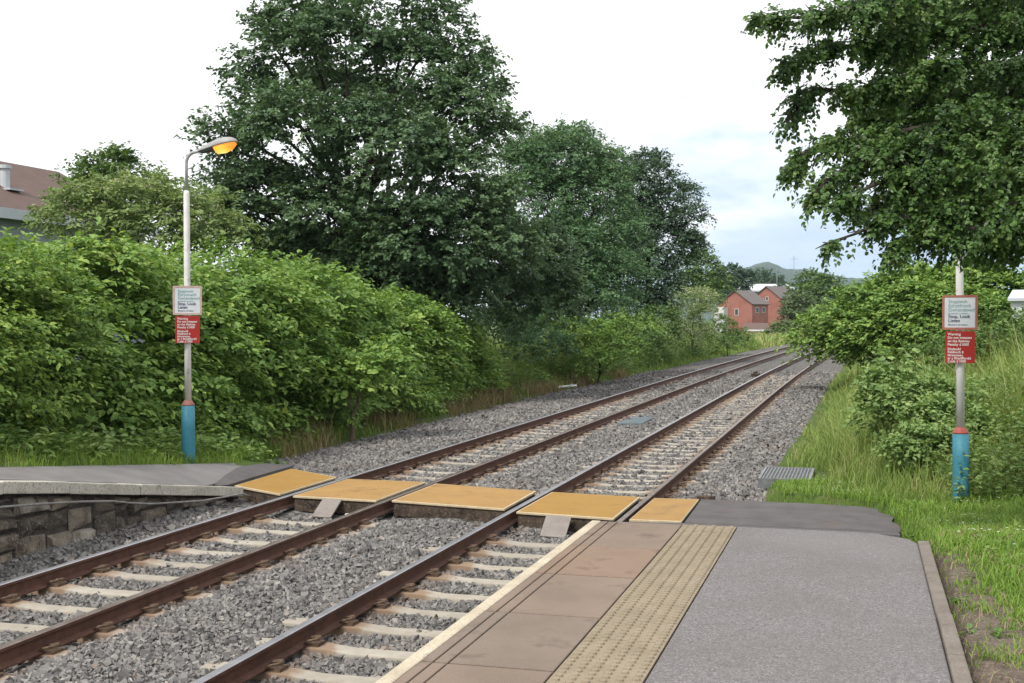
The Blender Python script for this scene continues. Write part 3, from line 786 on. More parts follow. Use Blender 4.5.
board([(-4.285, 15.5), (-2.97, 15.31), (-2.975, 17.27), (-4.285, 17.43)], M['ochre'], 'ochre board lying between the rails of the right track')
board([(-2.775, 15.30), (-2.13, 15.33), (-2.16, 17.30), (-2.775, 17.24)], M['ochre2'], 'small orange tinted board touching the dark tarmac and platform end', 0.0)
# sloping deflector plates
def plate(t0, t1, b1, b0, label):
    mb = MB()
    up = [(*t0,), (*t1,), (*b1,), (*b0,)]
    lo = [(p[0], p[1] + 0.01, p[2] - 0.02) for p in up]
    mb.hexa([lo[3], lo[2], lo[1], lo[0], up[3], up[2], up[1], up[0]])
    tag(mb.build('deflector_plate', M['plate'], bevel=0.003), label, 'plate', 'sloping grey plates at the crossing boards')
plate((-7.22, 16.02, -0.006), (-6.93, 16.0, -0.006), (-6.93, 15.62, -0.20), (-7.22, 15.64, -0.20), 'sloping grey plate leaning on the board between the left rails')
plate((-3.86, 15.40, -0.006), (-3.52, 15.35, -0.006), (-3.52, 15.0, -0.21), (-3.86, 15.06, -0.21), 'sloping grey plate beside the cream edged end of the near platform')
mb = MB(); mb.box(-2.2, -1.95, 17.37, 17.46, -0.1, 0.035)
tag(mb.build('timber_baulk', M['timber'], bevel=0.01), 'short dark timber end at the corner of the smallest crossing board', 'timber')
mb = MB(); mb.hexa([(-6.72, 15.55, -0.22), (-6.55, 15.5, -0.22), (-6.52, 15.66, -0.22), (-6.7, 15.7, -0.22), (-6.70, 15.57, -0.13), (-6.57, 15.54, -0.15), (-6.55, 15.64, -0.12), (-6.68, 15.67, -0.14)])
tag(mb.build('litter', M['litter'], bevel=0.01), 'crumpled white litter beside the sloping plate on the left track', 'litter')
mb = MB()
mb.tube([(-11.2, 46.6, -0.12), (-10.7, 47.5, -0.1)], 0.04, 6); mb.tube([(-11.0, 48.0, -0.10), (-10.75, 46.8, -0.02)], 0.035, 6)
tag(mb.build('litter', M['litter']), 'pale broken stick litter at the weedy edge of the ballast', 'litter')

# trackside grating and trough cover
gr = empty('drain_grating', (-1.17, 20.9, 0))
tag(gr, 'galvanised metal grating box at the edge of the grass past the crossing', 'grating')
mb = MB()
for x0, x1, y0, y1 in ((-1.58, -1.54, 20.1, 21.7), (-0.80, -0.76, 20.1, 21.7), (-1.54, -0.80, 20.1, 20.14), (-1.54, -0.80, 21.66, 21.7)): mb.box(x0, x1, y0, y1, -0.25, -0.03)
pbuild(mb, 'frame', M['galv'], gr)
mb = MB()
for x in np.arange(-1.52, -0.80, 0.055): mb.box(x, x + 0.018, 20.142, 21.658, -0.07, -0.036)
for y in np.arange(20.2, 21.65, 0.12): mb.box(-1.538, -0.802, y, y + 0.02, -0.068, -0.040)
pbuild(mb, 'grate_bars', M['galv'], gr)
mb = MB(); mb.box(-1.538, -0.802, 20.145, 21.655, -0.28, -0.22); pbuild(mb, 'pit_floor', M['timber'], gr)
mb = MB(); mb.box(-5.85, -5.25, 30.6, 32.6, -0.2, -0.09)
tag(mb.build('trough_cover', M['cover'], bevel=0.02), 'flat blue grey cover lying in the ballast between the tracks', 'cover')
mb = MB(); mb.box(-4.95, -4.6, 57.4, 58.4, -0.2, 0.02); mb.box(-4.85, -4.7, 57.6, 58.2, 0.022, 0.10)
o = mb.build('junction_box', M['timber'], bevel=0.02); o.location.x = 0.1
tag(o, 'small dark trackside box far along between the two tracks', 'box')

# ------------------------------------------------------------------ lamp posts and signs
CAMV = Vector(CAM)
def text_obj(lines, size, mat, parent, x, z0, lead, name='lettering', bold=0.0):
    cu = bpy.data.curves.new(name, 'FONT')
    cu.body = '\n'.join(lines); cu.size = size; cu.space_line = lead
    cu.extrude = 0.0008; cu.offset = bold
    cu.materials.append(mat)
    tmp = bpy.data.objects.new(name, cu); C.objects.link(tmp)
    me = bpy.data.meshes.new_from_object(tmp.evaluated_get(bpy.context.evaluated_depsgraph_get()))
    bpy.data.objects.remove(tmp); me.materials.clear(); me.materials.append(mat)
    o = bpy.data.objects.new(name, me); C.objects.link(o); o.parent = parent
    o.location = (x, -0.0105, z0); o.rotation_euler = (math.pi / 2, 0, 0)
    return o

def rounded(w, h, r, n=4):
    pts = []
    for cx, cz, a0 in ((w / 2 - r, -h / 2 + r, -90), (w / 2 - r, h / 2 - r, 0), (-w / 2 + r, h / 2 - r, 90), (-w / 2 + r, -h / 2 + r, 180)):
        for k in range(n + 1):
            a = R_(a0 + 90 * k / n); pts.append((cx + r * math.cos(a), cz + r * math.sin(a)))
    return pts
def panel(name, w, h, mat, parent, y0, y1, r=0.015, hole=None):
    mb = MB(); P = rounded(w, h, r); n = len(P)
    if hole:
        Q = rounded(w - 2 * hole, h - 2 * hole, max(r - hole, 0.006))
        vs = [(x, y0, z) for x, z in P] + [(x, y0, z) for x, z in Q] + [(x, y1, z) for x, z in P] + [(x, y1, z) for x, z in Q]
        fs = []
        for i in range(n):
            j = (i + 1) % n
            fs += [(i, j, n + j, n + i), (2 * n + j, 2 * n + i, 3 * n + i, 3 * n + j), (j, i, 2 * n + i, 2 * n + j), (n + i, n + j, 3 * n + j, 3 * n + i)]
        mb.add(vs, fs)
    else:
        vs = [(x, y0, z) for x, z in P] + [(x, y1, z) for x, z in P]
        mb.add(vs, [tuple(range(n)), tuple(reversed(range(n, 2 * n)))] + [(j, i, n + i, n + j) for i, j in ((k, (k + 1) % n) for k in range(n))])
    return mb.build(name, mat, parent)

def stop_sign(loc, rz, frame, lab, teal):
    e = empty('instruction_sign', loc, rz); tag(e, lab, 'sign', 'signs on the lamp posts')
    W, H = 0.44, 0.455
    panel('panel', W - 0.02, H - 0.02, M['sign_white'], e, -0.008, 0.0)
    panel('border', W, H, frame, e, -0.0115, 0.002, 0.015, 0.03)
    text_obj(['Stopiwch', 'Edrychwch', 'Gwrandewch'], 0.064, teal, e, -0.145, 0.125, 0.86)
    text_obj(['Gwyliwch y trenau'], 0.032, teal, e, -0.145, -0.022, 1)
    text_obj(['Stop, Look', 'Listen'], 0.062, M['txt_navy'], e, -0.145, -0.072, 0.88, bold=0.001)
    text_obj(['Beware of trains'], 0.036, M['txt_navy'], e, -0.145, -0.172, 1)
    mb = MB(); mb.box(-0.07, 0.07, 0.0025, 0.03, 0.06, 0.09); mb.box(-0.07, 0.07, 0.0025, 0.03, -0.09, -0.06)
    mb.build('bracket', M['sign_back'], e)
    return e
def red_sign(loc, rz, lab):
    e = empty('warning_sign', loc, rz); tag(e, lab, 'sign', 'signs on the lamp posts')
    W, H = 0.37, 0.42
    panel('panel', W, H, M['sign_red'], e, -0.008, 0.0)
    text_obj(['Warning', 'Do not trespass', 'on the Railway', 'Penalty \u00a31000'], 0.046, M['txt_white'], e, -0.155, 0.155, 0.98, bold=0.0008)
    text_obj(['Rhybudd', 'Peidiwch \u00e2', 'thresmasu', 'ar y Rheilffordd', 'Cosb \u00a31000'], 0.046, M['txt_white'], e, -0.155, -0.04, 0.88, bold=0.0008)
    mb = MB(); mb.box(-0.07, 0.07, 0.0025, 0.03, 0.06, 0.09); mb.box(-0.07, 0.07, 0.0025, 0.03, -0.09, -0.06)
    mb.build('bracket', M['sign_back'], e)
    return e

def lamp_post(base, label, collar, lean=(0, 0), lower_h=4.2, arm_dir=None, total=4.86):
    e = empty('street_lamp', base); tag(e, label, 'street lamp', 'lamp posts beside the crossing')
    L = lambda z: (lean[0] * z, lean[1] * z, z)
    mb = MB(); mb.tube([L(-0.3), L(0.0), L(0.5), L(0.88)], [0.106, 0.106, 0.105, 0.103], 20); mb.build('base_sleeve', M['blue'], e, True)
    mb = MB(); mb.tube([L(0.882), L(0.90), L(0.955), L(0.965)], [0.103, 0.103, 0.066, 0.06], 20); mb.build('collar', collar, e, True)
    mb = MB(); mb.tube([L(0.966), L(2.0), L(3.1), L(lower_h), L(lower_h + 0.05)], [0.053, 0.051, 0.049, 0.047, 0.034], 16); mb.build('pole', M['white_pole'], e, True)
    a = Vector(arm_dir).normalized()
    P = [Vector(L(lower_h + 0.051)), Vector(L(total - 0.18))]
    top = Vector(L(total))
    for k in range(1, 7):
        w = math.pi / 2 * k / 6
        P.append(Vector(L(total - 0.18)) + Vector((0, 0, 1)) * 0.17 * math.sin(w) + a * 0.17 * (1 - math.cos(w)))
    P.append(P[-1] + a * 0.10 + Vector((0, 0, 0.022)))
    mb = MB(); mb.tube(P, 0.026, 12); mb.build('bracket_arm', M['grey_pole'], e, True)
    # lantern: long shell over an amber bowl
    tip = P[-1]
    side = Vector((-a.y, a.x, 0)); fwd = (a + Vector((0, 0, 0.20))).normalized(); upv = side.cross(fwd) * -1
    if upv.z < 0: upv = -upv
    h = empty('lamp_head', tip); h.parent = e
    Mx = Matrix((tuple(fwd), tuple(side), tuple(upv))).transposed().to_4x4()
    h.matrix_local = Matrix.Translation(tip) @ Mx @ Matrix.Scale(0.92, 4)
    def shell(secs, n=14, lo=0, hi=math.pi):
        vs = []; fs = []
        for (x, wd, ht, zc) in secs:
            for k in range(n + 1):
                t = lo + (hi - lo) * k / n
                vs.append((x, wd * math.cos(t), zc + ht * math.sin(t)))
        m_ = n + 1
        for i in range(len(secs) - 1):
            for k in range(n): fs.append((i * m_ + k, (i + 1) * m_ + k, (i + 1) * m_ + k + 1, i * m_ + k + 1))
        return vs, fs
    vs, fs = shell([(-0.06, 0.03, 0.03, -0.01), (0.0, 0.05, 0.055, -0.01), (0.12, 0.075, 0.085, -0.01), (0.3, 0.115, 0.12, -0.01), (0.46, 0.125, 0.125, -0.01), (0.58, 0.105, 0.095, -0.01), (0.65, 0.06, 0.05, -0.01), (0.67, 0.01, 0.01, -0.01)])
    mb = MB(); mb.add(vs, fs); o = mb.build('lamp_shell', M['lamp_grey'], h, True)
    sm = o.modifiers.new('solid', 'SOLIDIFY'); sm.thickness = 0.006
    vs, fs = shell([(-0.055, 0.028, -0.02, -0.012), (0.0, 0.046, -0.045, -0.012), (0.12, 0.07, -0.06, -0.012), (0.235, 0.098, -0.06, -0.012), (0.24, 0.05, -0.01, -0.012)])
    mb = MB(); mb.add(vs, fs); mb.build('gear_tray', M['lamp_dark'], h, True)
    vs, fs = shell([(0.245, 0.07, -0.05, -0.014), (0.28, 0.108, -0.115, -0.014), (0.42, 0.118, -0.135, -0.014), (0.54, 0.105, -0.11, -0.014), (0.62, 0.065, -0.06, -0.014), (0.645, 0.02, -0.02, -0.014)])
    mb = MB(); mb.add(vs, fs); mb.build('lamp_bowl', M['amber'], h, True)
    return e

def amber():
    m, nt, bs = new_mat('amber_lamp_bowl')
    v = coord(nt, 'Object')
    d = N(nt, 'ShaderNodeVectorMath', operation='DISTANCE'); nt.links.new(v, d.inputs[0]); d.inputs[1].default_value = (0.38, 0.0, -0.14)
    c = ramp(nt, [(0.0, (1.0, 0.72, 0.30)), (0.10, (1.0, 0.46, 0.06)), (0.2, (0.75, 0.20, 0.015))], d.outputs['Value'])
    bs.inputs['Base Color'].default_value = (0.5, 0.22, 0.04, 1)
    bs.inputs['Roughness'].default_value = 0.3
    nt.links.new(c, bs.inputs['Emission Color'])
    bs.inputs['Emission Strength'].default_value = 0.95
    return m
M['amber'] = amber()

def on_ground(px, py):
    d0 = at(px, py, 1.0) - CAM
    for t in np.arange(6, 80, 0.02):
        p = CAM + d0 * t
        if p[2] <= float(ground_z(p[0], p[1])): return p
    return p
def facing(p):
    return math.atan2(-(p[0] - 0), (p[1] - 0)) 
bl = at(188.5, 459.5, 19.65); bl[2] = float(ground_z(bl[0], bl[1]))
br = on_ground(961, 500)
print('lamp bases', bl, br)
ad = RT * 0.93 - FW * 0.25; ad[2] = 0
postL = lamp_post(tuple(bl), 'lit amber street lamp with blue sleeve standing beside the far platform', M['red_dull'], (-0.003, 0), arm_dir=tuple(ad))
postR = lamp_post(tuple(br), 'blue sleeved white lamp post in the right hand grass, its top lost in tree leaves', M['redp'], (-0.012, 0), arm_dir=tuple(-RT * 0.2 + FW * 0.9))
def sign_at(base, z, lean, off):
    p = Vector(base) + Vector((lean[0] * z, lean[1] * z, z))
    tocam = (CAMV - p); tocam.z = 0; tocam.normalize()
    sd = Vector((tocam.y * -1, tocam.x, 0))
    return p + tocam * 0.088, math.atan2(tocam.x, -tocam.y), sd
def zpx(base, y):
    d_ = (np.array([base[0], base[1], 0]) - np.array([0, 0, 0])) @ np.array([FW[0], FW[1], 0]) / math.cos(PITCH) ** 2
    return 2.49 + (319 - y) / FPX * d_ - base[2]
SGN = {True: (zpx(bl, 300.5), zpx(bl, 329.5)), False: (zpx(br, 312.5), zpx(br, 347))}
print('sign heights', SGN, bl, br)
for base, lean, fr, nm, tl in ((bl, (-0.003, 0), M['frame_pale'], 'the lit lamp by the far platform', M['txt_teal']), (br, (-0.012, 0), M['frame_red'], 'the lamp post in the right hand grass', M['txt_teal'])):
    p, rz, sd = sign_at(base, SGN[base is bl][0], lean, 0)
    stop_sign(tuple(p), rz, fr, ('pale framed' if fr is M['frame_pale'] else 'red framed') + ' white instruction sign on ' + nm, tl)
    p, rz, sd = sign_at(base, SGN[base is bl][1], lean, 0)
    red_sign(tuple(p), rz, 'red trespass warning sign with white lettering on ' + nm)

# ------------------------------------------------------------------ foliage engine
def leaves(name, P, D, Nn, L, wr, tint, mat, parent=None, simple=False):
    """one mesh of many leaves: base P, tip direction D, face normal Nn, length L"""
    n = len(P)
    D = D / np.maximum(np.linalg.norm(D, axis=1), 1e-6)[:, None]
    Sd = np.cross(D, Nn); Sd /= np.maximum(np.linalg.norm(Sd, axis=1), 1e-6)[:, None]
    Nn = np.cross(Sd, D)
    L = L[:, None]; W = L * wr
    if simple:
        v = np.stack([P, P + 0.45 * L * D + 0.5 * W * Sd + 0.06 * L * Nn, P + L * D - 0.1 * L * Nn, P + 0.45 * L * D - 0.5 * W * Sd + 0.06 * L * Nn], 1)
        f = np.arange(n * 4).reshape(n, 4); t = tint
    else:
        v = np.stack([P, P + 0.28 * L * D + 0.5 * W * Sd + 0.10 * W * Nn, P + 0.66 * L * D + 0.40 * W * Sd + 0.05 * W * Nn, P + L * D - 0.16 * L * Nn,
                      P + 0.66 * L * D - 0.40 * W * Sd + 0.05 * W * Nn, P + 0.28 * L * D - 0.5 * W * Sd + 0.10 * W * Nn], 1)
        b = (np.arange(n) * 6)[:, None]
        f = np.concatenate([b + np.array([[0, 1, 2, 3]]), b + np.array([[0, 3, 4, 5]])], 1).reshape(-1, 4); t = np.repeat(tint, 2)
    me = np_mesh(name, v.reshape(-1, 3), f, False, {'tint': np.clip(t, 0, 1)})
    return link(name, me, mat, parent)

def unit(v): return v / np.maximum(np.linalg.norm(v, axis=1), 1e-9)[:, None]

def sprays(Q, O, nl, ln, leaf, rg, droop=0.35, flat=0.8, spread=0.5, tvar=0.18, tbase=None, nr=0.4):
    """leafy twigs starting at Q heading along O; returns leaf arrays"""
    n = len(Q)
    O = unit(O)
    s = unit(np.cross(O, np.array([0, 0, 1.0])) + rg.normal(0, 0.15, (n, 3)))
    t = np.tile(np.linspace(0.12, 1.0, nl), (n, 1)) + rg.normal(0, 0.04, (n, nl))
    sgn = np.where(np.arange(nl) % 2 == 0, 1.0, -1.0)[None, :] * np.ones((n, 1))
    length = ln * rg.uniform(0.65, 1.3, n)
    base = Q[:, None, :] + O[:, None, :] * (t * length[:, None])[..., None]
    base[..., 2] -= droop * (t ** 2) * length[:, None]
    base += s[:, None, :] * (sgn * spread * 0.35 * length[:, None] * (1.1 - t) * rg.random((n, nl)))[..., None]
    base += rg.normal(0, 0.06, (n, nl, 3)) * length[:, None, None]
    d = O[:, None, :] * 0.75 + s[:, None, :] * (sgn * 0.9)[..., None] + rg.normal(0, 0.35, (n, nl, 3))
    d[..., 2] -= 0.35
    nn = np.zeros((n, nl, 3)); nn[..., 2] = flat
    nn += O[:, None, :] * 0.45 + rg.normal(0, nr, (n, nl, 3))
    L = leaf * rg.uniform(0.6, 1.25, (n, nl))
    tb = rg.normal(0.42, 0.16, n) if tbase is None else tbase
    tt = tb[:, None] + rg.normal(0, tvar, (n, nl)) + 0.12 * (t - 0.5)
    return base.reshape(-1, 3), d.reshape(-1, 3), nn.reshape(-1, 3), L.reshape(-1), tt.reshape(-1)

def lobe_sprays(lobes, n, rg, inner=0.45, gap=0.25, gs=1.6, upb=0.25, zs=0.8, cl=None):
    """twig origins through the outer volume of a set of lobes (cx,cy,cz,r)"""
    lobes = np.array(lobes, float)
    w = lobes[:, 3] ** 2; w /= w.sum()
    if cl: n, nfull = max(int(n / cl[0]), 4), n
    k = rg.choice(len(lobes), int(n * 1.7) + 3, p=w)
    u = unit(rg.normal(size=(len(k), 3)))
    u[:, 2] = np.where(u[:, 2] < -0.55, -u[:, 2], u[:, 2])
    rr = 1 - inner * rg.beta(1.1, 1.9, len(k))
    r = lobes[k, 3]
    Q = lobes[k, :3] + u * (rr * r)[:, None] * np.array([1, 1, zs])
    nz = wob(Q[:, 0], Q[:, 1], Q[:, 2] * 1.3, gs, 3.1) + 0.5 * wob(Q[:, 0], Q[:, 1], Q[:, 2], gs * 2.7, 1.0)
    keep = nz > np.quantile(nz, gap)
    Q = Q[keep][:n]; u = u[keep][:n]
    if cl:
        kk, cr, cf = cl
        cs = rg.uniform(0.6, 1.35, len(Q))
        c0 = np.repeat(Q, kk, 0); u = np.repeat(u, kk, 0)
        of = unit(rg.normal(size=c0.shape)) * (rg.beta(2, 1.3, len(c0)) * np.repeat(cs, kk) * cr)[:, None] * np.array([1, 1, cf])
        cen = c0
        Q = c0 + of
        u = unit(u * 0.55 + of / cr * 0.9)
        tb = 0.42 + 0.13 * wob(c0[:, 0], c0[:, 1], c0[:, 2], 0.55, 5) + np.repeat(rg.normal(0, 0.09, len(cs)), kk) + rg.normal(0, 0.06, len(Q))
        O = u * np.array([1, 1, 0.7]) + np.array([0, 0, upb]) + rg.normal(0, 0.3, u.shape)
        return Q, O, tb
    O = u * np.array([1, 1, 0.6]) + np.array([0, 0, upb]) + rg.normal(0, 0.35, u.shape)
    tb = 0.42 + 0.13 * wob(Q[:, 0], Q[:, 1], Q[:, 2], 0.55, 5) + rg.normal(0, 0.10, len(Q))
    return Q, O, tb

def plant(name, label, cat, base, lobes, mat, nspray, nl, twig, leaf, seed, trunk_r=0.15, wr=0.62, bark='bark', simple=False, group=None, inner=0.45, gap=0.25, gs=1.6,
          limbs=True, crown_name='crown', trunk_top=None, blossom=None, droop=0.35, flat=0.8, zs=0.8, limb_every=1, cl=None):
    rg = np.random.default_rng(seed)
    e = empty(name, tuple(base)); tag(e, label, cat, group)
    L = np.array(lobes, float)
    cen = L[:, :3].mean(0)
    base = np.array(base, float)
    mb = MB()
    H = L[:, 2].max() - base[2]
    top = np.array(trunk_top if trunk_top is not None else [cen[0], cen[1], base[2] + 0.75 * H]) - base
    pts = []; rad = []
    for i in range(8):
        t = i / 7
        j = rg.normal(0, 0.02 * H * (0 < i), 3) * np.array([1, 1, 0.2])
        pts.append(top * np.array([t ** 1.3, t ** 1.3, t]) + j - (np.array([0, 0, 0.3]) if i == 0 else 0)); rad.append(trunk_r * (1.25 if i == 0 else 1) * (1 - 0.8 * t))
    mb.tube(pts, rad, 8)
    if limbs:
        for l in L[::limb_every]:
            c = l[:3] - base
            t0 = np.clip((c[2] * 0.55) / max(top[2], 0.1), 0.15, 0.9)
            i0 = min(int(t0 * 7), 6)
            s0 = np.array(pts[i0]); r0 = rad[i0] * 0.55
            md = s0 * 0.5 + c * 0.5 + np.array([0, 0, 0.10 * np.linalg.norm(c - s0)])
            mb.tube([s0, s0 * 0.72 + md * 0.28 + rg.normal(0, .02 * H, 3) * .5, md, md * 0.4 + c * 0.6 + rg.normal(0, .02 * H, 3) * .5, c], [r0, r0 * 0.75, r0 * 0.5, r0 * 0.32, r0 * 0.12], 6)
            for _ in range(3):
                u = rg.normal(size=3); u /= np.linalg.norm(u); u[2] = abs(u[2]) * 0.6
                st = md * 0.5 + c * 0.5
                mb.tube([st, st + u * l[3] * 0.45, st + u * l[3] * 0.85 + np.array([0, 0, 0.1 * l[3]])], [r0 * 0.28, r0 * 0.16, r0 * 0.06], 5)
    mb.build('trunk' if trunk_r > 0.08 else 'stem', M[bark], e, True)
    Q, O, tb = lobe_sprays(L, nspray, rg, inner, gap, gs, zs=zs, cl=cl)
    A = sprays(Q, O, nl, twig, leaf, rg, tbase=tb, droop=droop, flat=flat, nr=0.3 if flat > 1 else 0.4)
    c = leaves(crown_name, A[0] - base, A[1], A[2], A[3], wr, A[4], mat, e, simple)
    if blossom:
        nb, br_, pet = blossom
        Q, O, tb = lobe_sprays(L, nb, rg, 0.12, 0.3, gs, zs=zs)
        keep = O[:, 2] > -0.1
        Q = Q[keep]
        k = pet
        off = rg.normal(0, 1, (len(Q), k, 3)) * np.array([br_, br_, br_ * 0.3])
        P = (Q[:, None, :] + off).reshape(-1, 3) + np.array([0, 0, 0.05])
        m_ = len(P)
        leaves('blossom', P - base, unit(rg.normal(size=(m_, 3)) * np.array([1, 1, .3])), np.array([0, -0.3, 1.0]) + rg.normal(0, .3, (m_, 3)), np.full(m_, br_ * 0.7), 0.9, rg.random(m_), M['bloom'], e, True)
    return e

def lob(*px):
    """list of (x, y, radius, depth) survey readings -> world lobes"""
    out = []
    for x, y, r, d in px:
        p = at(x, y, d); out.append((p[0], p[1], p[2], r * d / FPX))
    return out
def gbase(x, d):
    p = at(x, 341.5, d); return (p[0], p[1], float(ground_z(p[0], p[1])))

# --- large sycamore behind the knotweed
syc = lob((290, 60, 46, 42), (345, 40, 52, 41), (415, 70, 56, 42), (460, 112, 46, 41), (252, 112, 36, 41), (228, 152, 26, 41.5), (300, 130, 56, 40), (380, 150, 66, 39.5), (450, 180, 58, 40),
          (258, 195, 46, 41), (330, 220, 58, 40), (420, 240, 58, 39), (482, 212, 44, 40), (218, 122, 18, 41), (222, 188, 22, 42), (440, 28, 36, 43), (300, 12, 34, 43), (372, -5, 42, 43),
          (262, 30, 22, 43), (246, 70, 20, 42), (484, 85, 24, 42), (497, 130, 20, 41), (470, 52, 22, 43), (520, 265, 52, 44), (468, 292, 48, 42), (300, 262, 50, 42), (360, 285, 46, 42), (250, 245, 34, 43), (412, 2, 24, 43),
          (538, 300, 44, 46), (330, 90, 40, 46), (400, 110, 44, 46), (410, 270, 50, 40), (440, 300, 46, 41), (500, 240, 40, 40), (375, 265, 40, 40), (210, 140, 14, 41), (240, 215, 30, 41))
syc = [(a, b, c, r * (0.92 if c < 10.5 else 0.84)) for a, b, c, r in syc]
plant('sycamore_tree', 'tallest dark green spreading tree rising behind the knotweed and lit lamp', 'tree', gbase(372, 42), syc, M['syc'], 13500, 13, 0.48, 0.135, 21, 0.42, 0.75, gap=0.20, gs=0.9, inner=0.7, cl=(16, 0.72, 0.6))
ash = lob((560, 166, 42, 58), (540, 205, 48, 57), (592, 200, 42, 58), (600, 250, 40, 57), (560, 262, 54, 56), (520, 178, 36, 58), (528, 145, 20, 59), (575, 148, 24, 59), (607, 168, 20, 58), (618, 225, 20, 57), (590, 290, 40, 56), (540, 310, 34, 55), (620, 278, 22, 56))
plant('broadleaf_tree', 'rounded mid green tree standing between the tallest tree and the dark one', 'tree', gbase(566, 58), ash, M['ash'], 8500, 12, 0.5, 0.14, 22, 0.34, 0.6, simple=True, gap=0.22, gs=1.0, cl=(12, 0.8, 0.55))
drk = lob((640, 190, 36, 76), (668, 205, 30, 76), (655, 242, 40, 75), (640, 284, 42, 75), (622, 172, 20, 77), (688, 218, 15, 75), (684, 250, 16, 75), (618, 230, 40, 77), (650, 165, 14, 77), (658, 285, 22, 74), (610, 290, 40, 75), (690, 240, 9, 74), (650, 312, 20, 74))
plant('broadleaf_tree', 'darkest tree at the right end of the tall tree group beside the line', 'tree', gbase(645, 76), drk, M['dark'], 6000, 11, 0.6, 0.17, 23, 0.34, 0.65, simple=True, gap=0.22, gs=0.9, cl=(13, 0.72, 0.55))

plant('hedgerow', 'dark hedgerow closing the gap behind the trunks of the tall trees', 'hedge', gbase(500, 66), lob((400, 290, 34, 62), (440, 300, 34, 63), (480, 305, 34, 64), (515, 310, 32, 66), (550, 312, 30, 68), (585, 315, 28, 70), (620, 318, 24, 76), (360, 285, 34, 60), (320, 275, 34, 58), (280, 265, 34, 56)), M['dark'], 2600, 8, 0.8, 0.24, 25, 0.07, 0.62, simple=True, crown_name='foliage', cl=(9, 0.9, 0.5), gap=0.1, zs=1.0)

# --- knotweed thickets
def ridge_plant(name, label, cat, mat, y0, y1, top_of, xc_of, hw_of, n, nl, twig, leaf, seed, wr=0.72, tiers=True, group=None, n_stems=40, droop=0.35, tb0=0.42, gs=1.4, gap=0.22):
    rg = np.random.default_rng(seed)
    ymid = (y0 + y1) / 2
    xm = float(xc_of(ymid)); base = np.array([xm, ymid, float(ground_z(xm, ymid))])
    e = empty(name, tuple(base)); tag(e, label, cat, group)
    kk = 9
    m = int(n / kk * 1.5)
    y = rg.uniform(y0, y1, m)
    phi = rg.uniform(-0.02, 0.80, m) ** 1.0 * math.pi
    rr = 1 - 0.40 * rg.beta(1.0, 2.2, m)
    xc = xc_of(y); hw = hw_of(y); gz = ground_z(xc + hw, y); h = top_of(y) - gz
    c, s_ = np.cos(phi), np.abs(np.sin(phi))
    pw = 0.62
    ex = np.sign(c) * np.abs(c) ** pw; ez = s_ ** pw
    bul = 1 + 0.17 * wob(y, phi * 1.5, 0, 0.75, seed)
    x = xc + ex * hw * rr * bul
    z = gz + 0.30 + ez * (h - 0.35) * rr * (1 + 0.06 * wob(y, phi, 0, 0.9, seed + 1) + 0.03 * wob(y, phi, 0, 3, seed))
    Q = np.stack([x, y, z], 1)
    nz = wob(x * 0.7, y * 0.7, z * 2.0, gs, seed) + 0.6 * wob(x, y, z * 1.6, gs * 2.3, seed + 2)
    keep = (nz > np.quantile(nz, gap)) | (z < gz + 0.9)
    Q = Q[keep]; ex = np.repeat(ex[keep], kk); ez = np.repeat(ez[keep], kk)
    c0 = np.repeat(Q, kk, 0)
    of = unit(rg.normal(size=c0.shape)) * (rg.beta(2, 1.2, len(c0)) * np.repeat(rg.uniform(0.6, 1.3, len(Q)), kk) * 0.62)[:, None] * np.array([1, 1.1, 0.16])
    of[:, 2] -= 0.12 * np.abs(of[:, 0])
    tb = tb0 + 0.10 * wob(c0[:, 0], c0[:, 1], c0[:, 2], 0.8, seed) + np.repeat(rg.normal(0, 0.09, len(Q)), kk) + rg.normal(0, 0.07, len(c0))
    Q = c0 + of
    O = np.stack([ex * 0.8, rg.normal(0, 0.3, len(Q)) - 0.1, 0.12 + 0.22 * ez], 1) + of / 0.55 * 0.8 + rg.normal(0, 0.18, (len(Q), 3))
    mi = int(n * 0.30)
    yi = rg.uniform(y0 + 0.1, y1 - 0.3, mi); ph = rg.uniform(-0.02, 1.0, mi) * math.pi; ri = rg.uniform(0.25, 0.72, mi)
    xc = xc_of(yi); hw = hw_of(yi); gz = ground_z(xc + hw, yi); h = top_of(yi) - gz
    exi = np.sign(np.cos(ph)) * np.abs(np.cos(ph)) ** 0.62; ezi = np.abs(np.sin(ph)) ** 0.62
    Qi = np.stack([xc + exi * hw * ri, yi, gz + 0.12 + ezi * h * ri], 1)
    Q = np.concatenate([Q, Qi]); tb = np.concatenate([tb, np.full(mi, tb0 - 0.1)])  # inner leaves tinted darker: shade of the hollows put into the leaf colour
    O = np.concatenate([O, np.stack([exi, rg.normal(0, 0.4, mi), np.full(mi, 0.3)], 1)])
    A = sprays(Q, O, nl, twig, leaf, rg, droop=droop, tbase=tb, flat=1.5, spread=0.6, nr=0.3)
    leaves('foliage', A[0] - base, A[1], A[2], A[3], wr, A[4], mat, e)
    mb = MB()
    for _ in range(n_stems):
        yy = rg.uniform(y0 + 0.3, y1 - 0.3); xx = xc_of(yy) + rg.uniform(-0.4, 0.85) * hw_of(yy); gz_ = float(ground_z(xx, yy)); hh = (top_of(yy) - gz_) * rg.uniform(0.6, 0.85)
        dx = rg.uniform(-0.2, 0.6); dy = rg.normal(0, 0.3)
        b0 = np.array([xx, yy, gz_ - 0.05]) - base
        mb.tube([b0, b0 + np.array([dx * 0.15, dy * 0.2, hh * 0.5]), b0 + np.array([dx * 0.6, dy * 0.7, hh * 0.85]), b0 + np.array([dx, dy, hh])], [0.018, 0.015, 0.01, 0.005], 5)
    tag(mb.build('branches', M['bark_pale'], e, True), kind='stuff')
    return e
